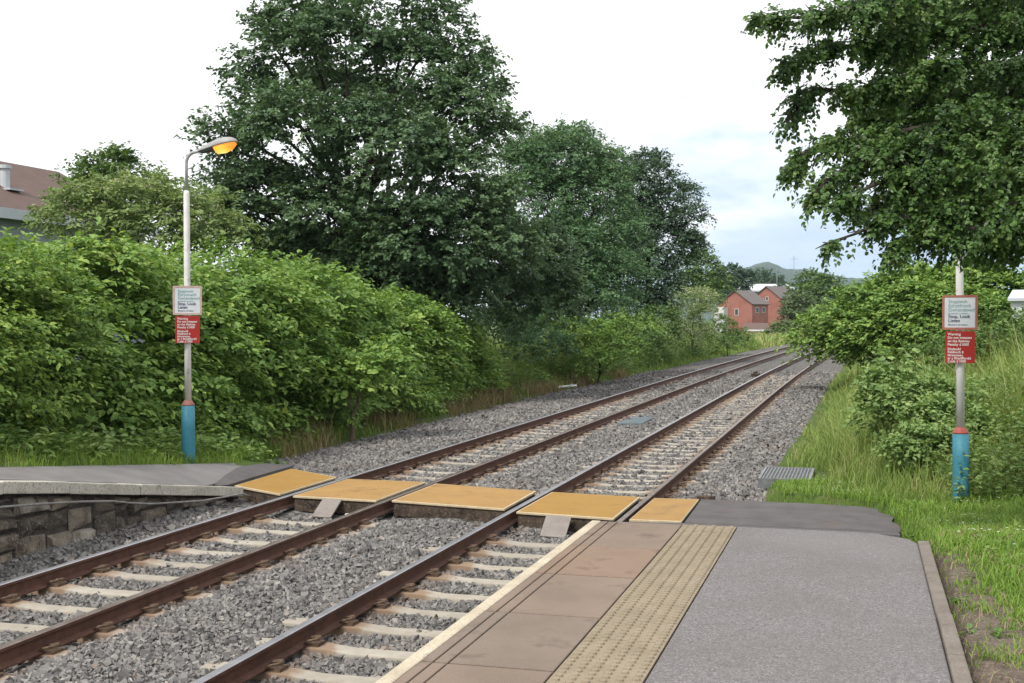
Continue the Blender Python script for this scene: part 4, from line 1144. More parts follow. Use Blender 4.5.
kt = lambda y: np.interp(y, [8, 17.5, 22, 26, 32, 36, 39.5, 42, 43.5], [3.65, 3.7, 3.85, 3.92, 3.6, 3.15, 2.6, 1.95, 1.3])
ridge_plant('knotweed_thicket', 'long bright green layered thicket of big leaves beside the far track', 'shrub', M['knot'], 16.2, 43.2, kt, lambda y: np.interp(y, [16, 24, 46], [-14.0, -14.2, -14.6]), lambda y: np.interp(y, [16, 24, 40, 43.3], [2.2, 2.35, 2.1, 0.9]),
            12500, 12, 0.55, 0.14, 31, wr=0.68, n_stems=70, gap=0.36)
ridge_plant('hedge_shrub', 'yellow green bushy shrub behind the far platform at the left edge', 'shrub', M['shrubL'], 10.2, 16.6, lambda y: np.interp(y, [10, 17], [3.55, 3.85]), lambda y: -13.6 + 0 * np.asarray(y, float), lambda y: 2.25 + 0 * np.asarray(y, float),
            5200, 12, 0.42, 0.095, 33, wr=0.6, n_stems=24, droop=0.2, tb0=0.5, gap=0.3)
# sapling with pale stem at the front of the knotweed
b = on_ground(352, 441)
plant('sapling', 'young leafy sapling on a pale bare stem in front of the knotweed', 'sapling', b, lob((345, 385, 22, 28), (370, 375, 26, 28), (390, 362, 20, 28.5), (330, 365, 18, 28)), M['knot'], 260, 10, 0.45, 0.14, 41, 0.07, 0.72, 'bark_pale', crown_name='foliage')

# --- flowering elder and small tree behind the hedge, left
plant('elder_shrub', 'broad olive bush dotted with cream flowers behind the hedge by the lamp', 'shrub', gbase(148, 30), lob((85, 215, 38, 30), (135, 212, 42, 30), (190, 222, 36, 30), (222, 236, 24, 30), (110, 196, 22, 31), (160, 200, 24, 31), (65, 225, 22, 30), (205, 208, 16, 31), (150, 240, 40, 30)), M['elder'], 1900, 9, 0.36, 0.12, 43, 0.12, 0.5, crown_name='foliage', cl=(9, 0.5, 0.4), blossom=(900, 0.055, 7))
plant('small_tree', 'small tree peeking above the flowering bush beside the brown tiled roof', 'tree', gbase(108, 36), lob((108, 172, 24, 36), (90, 182, 18, 36), (130, 180, 16, 36), (118, 160, 11, 36), (145, 190, 10, 36), (80, 192, 14, 36), (105, 200, 24, 36)), M['mid'], 760, 9, 0.36, 0.12, 44, 0.14, 0.6, cl=(9, 0.42, 0.5))

# --- right-hand overhanging tree
def overhang():
    rg = np.random.default_rng(51)
    tb_ = at(1165, 341, 13.2); base = np.array([tb_[0], tb_[1], float(ground_z(tb_[0], tb_[1]))])
    e = empty('overhanging_tree', tuple(base)); tag(e, 'dark leafy tree overhanging from the right with drooping tiered branches', 'tree')
    mb = MB()
    T = lambda p: np.array(p) - base
    tp = [base + np.array([0, 0, -0.3]), base + np.array([0, 0.05, 1.2]), base + np.array([-0.1, 0, 2.6]), base + np.array([-0.15, 0.1, 4.2]), base + np.array([-0.3, 0, 6.2]), base + np.array([-0.3, 0.1, 8.0])]
    mb.tube([T(p) for p in tp], [0.34, 0.27, 0.24, 0.2, 0.13, 0.05], 12)
    # branches as survey polylines: (x, y, depth, foliage radius px)
    BR = [
        [(1100, -40, 12.5, 26), (1000, -22, 12, 28), (920, -2, 11.6, 26), (875, 2, 11.3, 20), (834, 12, 11, 17), (800, 18, 10.8, 15), (772, 17, 10.6, 11), (757, 20, 10.5, 5)],
        [(1100, 30, 12.5, 28), (1000, 25, 12, 34), (920, 30, 11.8, 28), (870, 46, 11.4, 17), (828, 46, 11.2, 14), (797, 54, 11, 14), (781, 72, 10.9, 9)],
        [(1100, 70, 12.2, 28), (960, 62, 11.8, 30), (900, 84, 11.5, 24), (850, 92, 11.3, 16), (815, 88, 11.2, 13), (795, 104, 11.1, 14), (783, 124, 11, 8)],
        [(1100, 120, 12, 30), (980, 120, 11.5, 34), (920, 128, 11.3, 26), (868, 138, 11.2, 17), (828, 142, 11, 15), (806, 152, 11, 15), (790, 170, 10.9, 7)],
        [(1100, 150, 12, 30), (960, 148, 11.2, 30), (890, 152, 11, 20), (855, 162, 10.9, 15), (828, 180, 10.8, 13), (812, 196, 10.7, 9)],
        [(1100, 170, 11.8, 30), (980, 176, 11.2, 34), (915, 176, 10.9, 22), (875, 184, 10.8, 15), (848, 198, 10.7, 12), (830, 208, 10.6, 8)],
        [(1100, 200, 11.5, 28), (980, 208, 11, 28), (920, 216, 10.8, 18), (885, 220, 10.7, 9), (855, 234, 10.6, 4), (825, 244, 10.5, 2.5)],
        [(1100, 215, 11.3, 28), (1000, 222, 11, 32), (945, 236, 10.8, 20), (905, 240, 10.7, 9), (892, 250, 10.6, 5)],
        [(1100, 240, 11.6, 26), (1010, 246, 11.4, 24), (968, 243, 11.2, 14), (945, 252, 11.1, 7)],
        [(1100, 95, 13, 30), (1000, 92, 12.8, 36), (930, 100, 12.6, 30), (885, 112, 12.4, 20), (858, 118, 12.3, 11)],
        [(1100, 190, 13, 30), (1000, 190, 12.6, 36), (930, 196, 12.4, 28), (890, 204, 12.2, 18), (862, 212, 12.1, 8)],
        [(1100, 150, 13, 30), (1010, 140, 12.6, 36), (940, 150, 12.4, 30), (890, 156, 12.2, 18)],
        [(1100, 0, 13, 30), (1000, 0, 12.6, 36), (930, 22, 12.4, 30), (885, 26, 12.2, 18)],
        [(1100, 100, 14.2, 34), (1000, 80, 14, 44), (950, 110, 13.8, 40), (905, 60, 13.8, 30)],
        [(1100, 180, 14.2, 34), (1010, 160, 14, 44), (950, 180, 13.8, 38), (1000, 225, 13.6, 30)],
        [(1100, 40, 14.4, 34), (1020, 20, 14.2, 44), (950, 10, 14, 40), (900, -20, 13.8, 34)],
    ]
    Qs, Os, tbs = [], [], []
    for bi, B in enumerate(BR):
        pts = [at(x, y, d) for x, y, d, r in B]
        z0 = pts[0][2]
        att = np.array([tp[3][0], tp[3][1], np.clip(z0 - 0.5, base[2] + 1.6, base[2] + 7.5)])
        n = len(pts)
        mb.tube([T(att)] + [T(p) for p in pts], [0.085] + [0.042 * (1 - i / n) ** 1.5 + 0.004 for i in range(n)], 6)
        for i in range(n - 1):
            a, b_ = pts[i], pts[i + 1]
            ra, rb = B[i][3] * B[i][2] / FPX, B[i + 1][3] * B[i + 1][2] / FPX
            ln = np.linalg.norm(b_ - a)
            rm = (ra + rb) / 2
            cnt = int(9 + ln * 2 * rm * 640)
            if B[i][0] > 990: cnt = int(cnt * 0.75)
            elif B[i][0] > 870: cnt = int(cnt * 1.35)
            t = rg.random(cnt); r = (ra + (rb - ra) * t)
            u = unit(rg.normal(size=(cnt, 3))) * rg.beta(1.6, 1.5, cnt)[:, None]
            Q = a + (b_ - a) * t[:, None] + u * r[:, None] * np.array([0.95, 1.5, 0.8]) 
            dr = (b_ - a) / ln
            O = dr * 0.8 + u * 0.8 + rg.normal(0, 0.35, (cnt, 3)); O[:, 2] -= 0.25
            Qs.append(Q); Os.append(O)
            tbs.append(0.40 + 0.2 * wob(Q[:, 0], Q[:, 1], Q[:, 2], 2.0, bi * 0.7) + rg.normal(0, 0.12, cnt))
            if B[i][0] < 1000:
                for _ in range(4):
                    tt = rg.random(); p = a + (b_ - a) * tt; u1 = unit(rg.normal(size=(1, 3)))[0] * (ra + (rb - ra) * tt) * np.array([1, 1.4, .8])
                    mb.tube([T(p), T(p + u1 * 0.5 + dr * 0.05), T(p + u1 + dr * 0.12)], [0.010, 0.007, 0.003], 5)
    Q = np.concatenate(Qs); O = np.concatenate(Os); tb = np.concatenate(tbs)
    nz = wob(Q[:, 0], Q[:, 1], Q[:, 2] * 1.5, 4.2, 1.7) + 0.5 * wob(Q[:, 0], Q[:, 1], Q[:, 2], 9.0, 0.4)
    k = nz > np.quantile(nz, 0.30)
    Q, O, tb = Q[k], O[k], tb[k]
    print('overhang sprays', len(Q))
    A = sprays(Q, O, 16, 0.14, 0.044, rg, droop=0.45, tbase=tb, flat=0.8, spread=0.8, tvar=0.15)
    mb.build('trunk', M['bark'], e, True)
    leaves('crown', A[0] - base, A[1], A[2], A[3], 0.75, A[4], M['oak'], e)
overhang()

# --- right-hand knotweed and bushes
rk = lob((822, 330, 14, 47), (845, 318, 20, 46), (868, 308, 24, 46), (895, 296, 22, 46), (925, 290, 20, 46), (955, 288, 20, 45), (985, 290, 22, 44), (850, 338, 20, 46), (880, 330, 32, 45), (920, 318, 34, 44), (960, 322, 34, 43), (808, 338, 9, 47), (828, 347, 10, 47),
         (865, 347, 18, 45), (1010, 296, 20, 44), (900, 338, 30, 44), (945, 335, 34, 43), (985, 330, 30, 42), (910, 282, 12, 46), (940, 278, 12, 46), (970, 280, 14, 45))
plant('knotweed_thicket', 'rounded bright green thicket leaning over the right track ahead', 'shrub', gbase(890, 45), rk, M['knot'], 7200, 11, 0.6, 0.16, 61, 0.07, 0.68, 'bark_pale', crown_name='foliage', gap=0.28, gs=1.2, inner=0.5, zs=0.9, cl=(12, 0.55, 0.2), flat=1.5)
rb = lob((905, 400, 20, 20), (930, 395, 20, 20), (960, 402, 20, 20), (920, 420, 18, 19.5), (945, 420, 24, 19.2), (970, 432, 26, 19), (918, 445, 20, 18.6), (945, 452, 22, 18.4), (985, 445, 24, 18.8), (1015, 445, 24, 19), (898, 452, 11, 18.6))
plant('bramble_bush', 'mixed leafy bush growing right behind the post in the right hand grass', 'shrub', gbase(950, 19.2), rb, M['mid2'], 1900, 8, 0.24, 0.075, 62, 0.04, 0.65, crown_name='foliage', gs=3.2, gap=0.25)
plant('bramble_bush', 'pale leafy bush right of the post, half hidden in tall grass', 'shrub', gbase(1000, 21), lob((985, 400, 22, 21), (1010, 405, 26, 21), (1035, 395, 24, 21), (965, 415, 16, 20.5), (1000, 425, 20, 20.5)), M['mid2'], 800, 8, 0.26, 0.08, 72, 0.03, 0.65, crown_name='foliage', gs=3.0)
plant('sycamore_seedling', 'big leaved seedling climbing above the tall grass left of the post', 'sapling', gbase(890, 20.5), lob((885, 385, 16, 20.5), (895, 365, 14, 20.5), (880, 410, 14, 20.5), (900, 405, 14, 20.5), (872, 425, 10, 20.5), (892, 435, 14, 20.5)), M['mid2'], 300, 8, 0.32, 0.10, 63, 0.03, 0.8, crown_name='foliage', gs=3)
plant('shrub', 'grey green shrub behind the signs at the right edge of the picture', 'shrub', gbase(1005, 27), lob((985, 345, 26, 27), (1012, 350, 30, 26), (1030, 335, 28, 27), (960, 355, 22, 26), (995, 330, 18, 27), (1035, 365, 28, 26), (930, 362, 20, 26)), M['mid'], 900, 8, 0.3, 0.09, 64, 0.05, 0.6, crown_name='foliage', gs=2.4)

# --- left bank beyond the knotweed
plant('spreading_shrub', 'low flat tiered bright shrub under the trees beside the ballast', 'shrub', gbase(600, 53), lob((580, 330, 18, 53), (605, 328, 22, 53), (630, 335, 20, 53), (590, 345, 18, 52), (612, 348, 20, 52), (570, 325, 12, 53), (600, 362, 16, 51.5), (580, 364, 14, 51.5), (620, 358, 14, 52)), M['knot'], 620, 11, 0.6, 0.13, 65, 0.06, 0.64, crown_name='foliage', zs=0.6, cl=(10, 0.75, 0.16), flat=1.5)
plant('shrub', 'dark shrub clump in the shade just past the end of the knotweed', 'shrub', gbase(510, 49), lob((502, 330, 24, 51), (530, 336, 22, 51), (556, 348, 18, 51), (522, 352, 16, 50), (545, 326, 22, 54)), M['ash'], 900, 8, 0.45, 0.13, 66, 0.05, 0.6, crown_name='foliage')
plant('shrub', 'dense green bank shrub right below the darkest tree', 'shrub', gbase(655, 72), lob((640, 330, 18, 70), (660, 325, 20, 72), (668, 338, 10, 72), (650, 345, 12, 68)), M['mid'], 620, 8, 0.6, 0.19, 67, 0.05, 0.6, crown_name='foliage', simple=True)
plant('hawthorn_bush', 'bush covered in cream blossom at the end of the left tree row', 'shrub', gbase(692, 86), lob((690, 305, 22, 86), (705, 300, 14, 86), (680, 318, 16, 85), (705, 318, 14, 85), (690, 328, 14, 85), (690, 340, 14, 84), (706, 336, 12, 84), (676, 338, 12, 84)), M['elder'], 900, 8, 0.45, 0.15, 68, 0.08, 0.6, crown_name='foliage', simple=True, blossom=(520, 0.12, 5))
plant('shrub', 'green bank bush between the blossom bush and the red houses', 'shrub', gbase(728, 95), lob((722, 330, 15, 94), (738, 338, 11, 94), (712, 340, 14, 92), (728, 345, 10, 92)), M['mid'], 380, 8, 0.6, 0.2, 69, 0.05, 0.6, crown_name='foliage', simple=True)
plant('broadleaf_tree', 'round fresh green tree rising behind the blossom bush', 'tree', gbase(700, 108), lob((700, 272, 20, 108), (690, 284, 14, 108), (714, 284, 14, 108), (702, 295, 18, 107), (700, 258, 9, 108)), M['mid'], 1000, 8, 0.8, 0.25, 70, 0.2, 0.6, simple=True)
for i, (lab, l, mt) in enumerate([
        ('brownish distant tree between the fresh green tree and the red houses', ((730, 276, 13, 300), (742, 280, 10, 300), (722, 290, 12, 300), (738, 294, 12, 300), (748, 277, 6, 300)), 'dark'),
        ('dark rounded tree right of the red houses in front of the hill', ((812, 284, 14, 150), (826, 288, 12, 150), (800, 292, 10, 150), (815, 300, 16, 148), (832, 300, 12, 150), (835, 282, 7, 150)), 'mid'),
        ('pale silvery tree beside the gable of the second red house', ((797, 305, 11, 140), (790, 316, 9, 140), (806, 312, 12, 140), (800, 322, 12, 138)), 'willow'),
        ('little dark conifer like tree by the white roofed building', ((782, 289, 4.5, 290), (784, 293, 4, 290), (781, 296, 4, 290)), 'dark'),
        ('low hedge tree in front of the second red house', ((782, 328, 7, 190), (790, 329, 6, 190), (775, 331, 5, 190)), 'mid')]):
    b = gbase(l[0][0], l[0][3])
    plant('distant_tree', lab, 'tree', b, lob(*l), M[mt], (700, 500, 400, 120, 120)[i], 8, 0.9, (0.75, 0.42, 0.40, 0.6, 0.5)[i], 80 + i, 0.2, 0.6, simple=True, group='distant trees around the houses')
dt = [(752, 277, 5, 420, 'brown green'), (760, 276, 6, 430, ''), (770, 278, 5, 440, ''), (776, 279, 4, 450, '')]
for i, (x, y, r, d, _) in enumerate(dt):
    plant('distant_tree', 'tiny far tree in the row above the white roofed building', 'tree', gbase(x, d), lob((x, y, r, d), (x - 3, y + 5, r, d), (x + 3, y + 5, r, d)), M['dark'], 80, 7, 2.0, 1.2, 90 + i, 0.3, 0.6, simple=True, group='tiny trees above the white roof')

# ------------------------------------------------------------------ grasses
def blades(name, P, h, lean, w, tint, mat, rg, label=None):
    n = len(P)
    az = rg.uniform(0, 2 * math.pi, n)
    d = np.stack([np.cos(az), np.sin(az), np.zeros(n)], 1)
    az2 = az + math.pi / 2 + rg.normal(0, 0.4, n)
    s = np.stack([np.cos(az2), np.sin(az2), np.zeros(n)], 1) * (w / 2)[:, None]
    up = np.array([0, 0, 1.0])
    hh = h[:, None]; ll = (lean * h)[:, None]
    m1 = P + up * hh * 0.55 + d * ll * 0.3
    v = np.stack([P - s, P + s, m1 + s * 0.8, m1 - s * 0.8, P + up * hh * (1 - 0.25 * lean[:, None]) + d * ll], 1)
    b = (np.arange(n) * 5)[:, None]
    f4 = b + np.array([[0, 1, 2, 3]]); f3 = b + np.array([[3, 2, 4]])
    me = np_mesh(name, v.reshape(-1, 3), [f4, f3], False, {'tint': np.concatenate([tint, np.clip(tint + 0.06, 0, 1)])})
    o = link(name, me, mat); tag(o, kind='stuff')
    return o

rg = np.random.default_rng(71)
def scatter(x0, x1, y0, y1, dens):
    n = int((x1 - x0) * (y1 - y0) * dens)
    x = rg.uniform(x0, x1, n); y = rg.uniform(y0, y1, n)
    lx = x * RT[0] + y * RT[1]; dd = x * FW[0] + y * FW[1]
    k = (np.abs(lx) < 0.43 * dd + 0.7) & (dd > 2)
    return x[k], y[k]
def bare(x, y):
    """ragged bare-soil strip along the kerb, 0..1"""
    e = np.interp(y, [4, 6.5, 7.6, 8.6, 9.6, 10.2], [0.66, 0.46, 0.34, 0.24, 0.13, 0.0])
    v = (x - 0.5) / np.maximum(e, 0.02) + 0.75 * wob(x, y, 0, 3.3, 2.0) + 0.35 * wob(x, y, 0, 9, 1.0)
    return (1 - smoothstep(0.55, 1.15, v)) * (y < 10.15) * (x > 0.5)
# mown verge to the right
X, Y, Hh, Tt = [], [], [], []
for (x0, x1, y0, y1, dn, hm) in ((0.5, 4.2, 5, 8.5, 4200, 0.055), (0.5, 5.5, 8.5, 12, 3000, 0.06), (-0.2, 6.5, 12, 16, 2000, 0.07), (-1.5, 7, 16, 20, 1300, 0.08)):
    x, y = scatter(x0, x1, y0, y1, dn)
    k = np.ones(len(x), bool)
    k &= ~((x < 0.52) & (y < 10.15)); k &= ~((y >= 10.15) & (y < 15.3) & (x < np.interp(y, [10.15, 11, 15.3], [0.42, 0.36, 0.46])))
    k &= ~((y >= 15.3) & (y < 17.4) & (x < np.interp(y, [15.3, 16.3, 17.05, 17.4], [0.46, 0.42, 0.22, -0.1])))
    k &= ~((y >= 17.4) & (x < -1.4 + 0.5 * np.abs(wob(x, y, 0, 2)) ))
    k &= ~((x < -0.7) & (x > -1.62) & (y > 20.0) & (y < 21.8))
    k &= rg.random(len(x)) > bare(x, y) * 0.9
    patch = wob(x, y, 0, 1.7, 4)
    k &= rg.random(len(x)) < 0.75 + 0.35 * patch
    x, y, patch = x[k], y[k], patch[k]
    X.append(x); Y.append(y); Hh.append(hm * np.exp(rg.normal(0, 0.35, len(x))) * (1 + 0.3 * patch)); Tt.append(0.45 + 0.12 * patch + rg.normal(0, 0.17, len(x)))
x = np.concatenate(X); y = np.concatenate(Y); h = np.concatenate(Hh); t = np.concatenate(Tt)
print('verge blades', len(x))
blades('grass', np.stack([x, y, ground_z(x, y) - 0.01], 1), h, rg.uniform(0.2, 1.0, len(x)), 0.0055 * np.interp(y, [5, 20], [1, 2.2]), np.clip(t, 0, 1), M['grass'], rg)
# bare soil strip
mb_x = np.arange(0.507, 1.6, 0.06); mb_y = np.arange(4, 10.3, 0.1)
def soil_z(X_, Y_):
    e = np.interp(Y_, [4, 6.5, 7.6, 8.6, 9.6, 10.2], [0.85, 0.65, 0.52, 0.40, 0.24, 0.05])
    return ground_z(X_, Y_) + 0.012 * wob(X_, Y_, 0, 9) + 0.008 - 0.10 * smoothstep(0.75, 1.2, (X_ - 0.5) / e + 0.2 * wob(X_, Y_, 0, 5))
tag(link('soil', grid_mesh('soil', mb_x, mb_y, soil_z), M['soil']), kind='structure')

# tall grass of the right-hand bank
x1_, y1_ = scatter(-1.3, 9, 17.5, 30, 520); x2_, y2_ = scatter(-1.45, 14, 30, 62, 90)
x = np.concatenate([x1_, x2_]); y = np.concatenate([y1_, y2_])
u = x - shift(y)
edge = -1.35 + 0.25 * np.abs(wob(x, y, 0, 1.2))
k = (u > edge) & ~((x > -1.65) & (x < -0.5) & (y > 18.5) & (y < 21.9))
fall = smoothstep(0.0, 1.5, u + 1.3 - np.interp(y, [17, 22], [1.2, 0]))
k &= rg.random(len(x)) < 0.35 + 0.65 * fall
x, y, u, fall = x[k], y[k], u[k], fall[k]
h = (0.18 + 0.62 * fall * smoothstep(17.5, 21, y)) * np.exp(rg.normal(0, 0.3, len(x)))
print('tall grass', len(x))
blades('tall_grass', np.stack([x, y, ground_z(x, y) - 0.02], 1), h, rg.uniform(0.15, 0.9, len(x)), np.interp(y, [17, 30, 60], [0.010, 0.016, 0.04]), np.clip(0.42 + 0.18 * wob(x, y, 0, 0.8, 3) + rg.normal(0, 0.2, len(x)), 0, 1), M['tallgrass'], rg)
# verge behind the left platform
x1_, y1_ = scatter(-12.6, -9.9, 9, 26, 900)
k = ~((y1_ > 20.2) & (x1_ > np.interp(y1_, [20, 24, 41], [-10.9, -11.2, -11.6]))) & ~((x1_ > -9.95 + 0.06 * wob(x1_, y1_, 0, 3)) & (y1_ < 19.2))
k &= ~((y1_ > 19.0) & (y1_ < 20.3) & (x1_ > -10.2))
x, y = x1_[k], y1_[k]
blades('grass', np.stack([x, y, ground_z(x, y) - 0.01], 1), np.interp(x, [-12, -10.2], [0.34, 0.15]) * np.exp(rg.normal(0, 0.35, len(x))), rg.uniform(0.2, 1, len(x)), 0.009 * np.ones(len(x)), np.clip(0.55 + 0.15 * wob(x, y, 0, 1.1) + rg.normal(0, 0.17, len(x)), 0, 1), M['grass'], rg)
# left bank beyond
x1_, y1_ = scatter(-17, -9.5, 24, 60, 260); x2_, y2_ = scatter(-18, -7, 60, 125, 60)
x = np.concatenate([x1_, x2_]); y = np.concatenate([y1_, y2_]); u = x - shift(y)
e = np.interp(y, [24, 41, 50, 60, 80, 125], [-11.2, -11.75, -11.1, -10.8, -10.6, -10.4]) + 0.25 * wob(x, y, 0, 0.8)
k = u < e
x, y, u, e = x[k], y[k], u[k], e[k]
h = (0.2 + 0.7 * smoothstep(0.1, 1.8, e - u) * smoothstep(36, 44, y)) * np.exp(rg.normal(0, 0.3, len(x)))
blades('tall_grass', np.stack([x, y, ground_z(x, y) - 0.02], 1), h, rg.uniform(0.15, 0.9, len(x)), np.interp(y, [24, 60, 125], [0.016, 0.035, 0.08]), np.clip(0.30 + 0.18 * wob(x, y, 0, 0.6, 3) + rg.normal(0, 0.17, len(x)), 0, 1), M['tallgrass'], rg)
# dry brown grass along the ballast edge of the left bank
x1_, y1_ = scatter(-12.6, -10.4, 21, 58, 170)
e = np.interp(y1_, [22, 24, 41, 50, 60], [-11.0, -11.2, -11.8, -11.1, -10.8])
k = (x1_ < e + 0.35) & (x1_ > e - 0.9) & (rg.random(len(x1_)) < smoothstep(-0.1, 0.6, wob(y1_ * 0.4, x1_ * 0.3, 0, 0.8, 0.6) + 0.35))
x, y = x1_[k], y1_[k]
blades('dry_grass', np.stack([x, y, ground_z(x, y) - 0.02], 1), 0.42 * np.exp(rg.normal(0, 0.35, len(x))), rg.uniform(0.2, 1, len(x)), np.interp(y, [22, 58], [0.012, 0.03]), np.clip(rg.normal(0.5, 0.25, len(x)), 0, 1), M['deadgrass'], rg)
# meadow before the houses
x1_, y1_ = scatter(-30, 8, 120, 215, 14)
k = (x1_ - shift(y1_) < -10.2)
x, y = x1_[k], y1_[k]
blades('meadow_grass', np.stack([x, y, ground_z(x, y) - 0.02], 1), 0.6 * np.exp(rg.normal(0, 0.3, len(x))), rg.uniform(0.15, 0.9, len(x)), np.full(len(x), 0.14), np.clip(0.62 + rg.normal(0, 0.2, len(x)), 0, 1), M['tallgrass'], rg)

# matted dead grass and rosettes on the verge
x, y = scatter(0.5, 5.5, 5, 16, 420)
k = rg.random(len(x)) < np.clip(0.35 + 0.6 * wob(x, y, 0, 1.4, 7), 0.05, 1)
k &= ~((x < 0.56) & (y < 10.2)) & ~((y > 10.1) & (x < 0.55))
x, y = x[k], y[k]
blades('dead_grass', np.stack([x, y, ground_z(x, y)], 1), 0.05 * np.exp(rg.normal(0, 0.4, len(x))), rg.uniform(0.8, 1.8, len(x)), 0.005 * np.interp(y, [5, 20], [1, 2.2]), np.clip(rg.normal(0.7, 0.25, len(x)), 0, 1), M['deadgrass'], rg)
# weeds: broad leaves among the grass (uncountable)
def weeds(name, x, y, hmax, leaf, n_l, mat, tb=0.45):
    n = len(x)
    hgt = hmax * rg.uniform(0.3, 1.0, n)
    Q = np.stack([x, y, ground_z(x, y)], 1)
    t = rg.random((n, n_l))
    base = np.repeat(Q[:, None, :], n_l, 1); base[..., 2] += t * hgt[:, None]
    az = rg.uniform(0, 2 * math.pi, (n, n_l))
    d = np.stack([np.cos(az), np.sin(az), rg.uniform(-0.3, 0.5, (n, n_l))], -1)
    base = base + d * 0.3 * leaf
    nn = np.stack([rg.normal(0, .35, (n, n_l)), rg.normal(0, .35, (n, n_l)), np.ones((n, n_l))], -1)
    L = leaf * rg.uniform(0.5, 1.3, (n, n_l)); tt = tb + rg.normal(0, 0.18, (n, 1)) + rg.normal(0, 0.1, (n, n_l))
    o = leaves(name, base.reshape(-1, 3), d.reshape(-1, 3), nn.reshape(-1, 3), L.ravel(), 0.5, tt.ravel(), mat)
    tag(o, kind='stuff')
x, y = scatter(-12.3, -10.2, 9, 21, 26)
weeds('undergrowth', x, y, 0.5, 0.13, 16, M['weed'], 0.5)
x, y = scatter(-16, -10.6, 42, 118, 9)
k = x - shift(y) < np.interp(y, [42, 50, 60, 118], [-12.0, -11.6, -11.3, -11.0]); x, y = x[k], y[k]
weeds('undergrowth', x, y, 1.1, 0.2, 22, M['weed'], 0.42)
x, y = scatter(0.6, 8, 17, 30, 38)
k = x > np.interp(y, [17, 19, 24], [1.3, 0.9, 0.2]); x, y = x[k], y[k]
weeds('undergrowth', x, y, 0.9, 0.08, 30, M['weed'], 0.66)
x, y = scatter(-1.2, 3.2, 5.5, 20, 10)
k = (x > 0.55) & (y < 20); x, y = x[k], y[k]
weeds('clover', x, y, 0.05, 0.035, 6, M['grass'], 0.5)
x, y = scatter(0.5, 4.5, 5, 15, 3)
weeds('weeds', x, y, 0.05, 0.055, 12, M['weed'], 0.5)
# daisies
x, y = scatter(-0.9, 5.5, 8, 20.5, 5)
k = (x > np.interp(y, [8, 10.2, 15.3, 17.3, 17.6, 20], [0.9, 0.7, 0.6, 0.4, -0.8, -0.9])); x, y = x[k], y[k]
x = np.concatenate([x, rg.normal(-0.35, 0.2, 22)]); y = np.concatenate([y, rg.normal(18.7, 0.35, 22)])
n = len(x); P = np.repeat(np.stack([x, y, ground_z(x, y) + rg.uniform(0.06, 0.10, n)], 1), 6, 0)
az = np.tile(np.arange(6) * math.pi / 3, n)
o = leaves('daisies', P, np.stack([np.cos(az), np.sin(az), np.full(6 * n, 0.25)], 1), np.tile([0, -0.3, 1.0], (6 * n, 1)), np.full(6 * n, 0.012), 0.7, rg.random(6 * n), M['daisy'], None, True)
tag(o, kind='stuff')

# ------------------------------------------------------------------ buildings
def gable_house(name, label, loc, rz, w, l, eave, ridge, wall, roof, group=None):
    """gable end faces local -Y; roof ridge runs along local Y"""
    e = empty(name, loc, rz); tag(e, label, 'house', group)
    mb = MB()
    v = [(-w / 2, 0, -2), (w / 2, 0, -2), (w / 2, 0, eave), (0, 0, ridge), (-w / 2, 0, eave)]
    v2 = [(x, l, z) for x, _, z in v]
    mb.add(v + v2, [(0, 1, 2, 3, 4), (9, 8, 7, 6, 5), (1, 6, 7, 2), (5, 0, 4, 9)])
    mb.build('wall', wall, e)
    mb = MB(); o_ = 0.3; th = 0.14
    for s in (-1, 1):
        sl = (ridge - eave) / (w / 2)
        xe = s * (w / 2 + o_); ze = eave - o_ * sl
        p = [(xe, -o_, ze + 0.01), (xe, l + o_, ze + 0.01), (0, l + o_, ridge + 0.01), (0, -o_, ridge + 0.01)]
        q = [(x, y, z + th) for x, y, z in p]
        mb.hexa(p + q) if s < 0 else mb.hexa([p[3], p[2], p[1], p[0], q[3], q[2], q[1], q[0]])
    mb.build('roof', roof, e)
    return e
def window(par, x, z, w, h, y=-0.001, side=None):
    mb = MB(); mb.box(x - w / 2, x + w / 2, y - 0.04, y + 0.04, z - h / 2, z + h / 2)
    o = mb.build('window', M['render_white'], par)
    mb = MB(); mb.box(x - w / 2 + 0.07, x + w / 2 - 0.07, y - 0.045, y - 0.041, z - h / 2 + 0.07, z + h / 2 - 0.07)
    mb.build('pane', M['glass'], o)
D1 = 225
p = at(735, 326, D1)
z1 = 2.49 + (319 - 326) / FPX * D1
h1 = gable_house('brick_house', 'nearer red brick house with low gable and tiled roof beyond the meadow', (p[0], p[1], z1), R_(-26), 7.0, 5.6, 4.0, 6.3, M['brick'], M['slate'], 'red houses at the end of the line')
window(h1, 0.35, 2.5, 0.8, 1.2)
window(h1, -2.4, 2.4, 0.8, 1.3)
# side windows on the right flank
for yy in (1.2, 3.4):
    mb = MB(); mb.box(3.46, 3.54, yy, yy + 1.1, 2.4, 3.4); o = mb.build('window', M['render_white'], h1)
    mb = MB(); mb.box(3.541, 3.55, yy + .08, yy + 1.02, 2.48, 3.32); mb.build('pane', M['glass'], o)
mb = MB(); mb.box(-3.35, -1.4, -1.6, -0.02, -2, 3.4); mb.build('porch', M['render_white'], h1)
p = at(766.5, 326, D1 + 14)
h2 = gable_house('brick_house', 'farther red brick house half hidden behind the nearer one', (p[0], p[1], 2.49 + (319 - 328) / FPX * (D1 + 14)), R_(-26), 6.0, 8, 5.7, 7.9, M['brick'], M['slate'], 'red houses at the end of the line')
window(h2, 0.1, 5.6, 0.6, 0.8)
p = at(757, 329, D1 - 12)
gz_ = float(ground_z(p[0], p[1]))
gar = empty('garage', (p[0], p[1], gz_), R_(8)); tag(gar, 'low lean-to garage with brown roof and white fascia before the red houses', 'garage')
mb = MB(); mb.box(-1.9, 1.9, 0.1, 4, -0.5, 1.0); mb.build('wall', M['brick_pink'], gar)
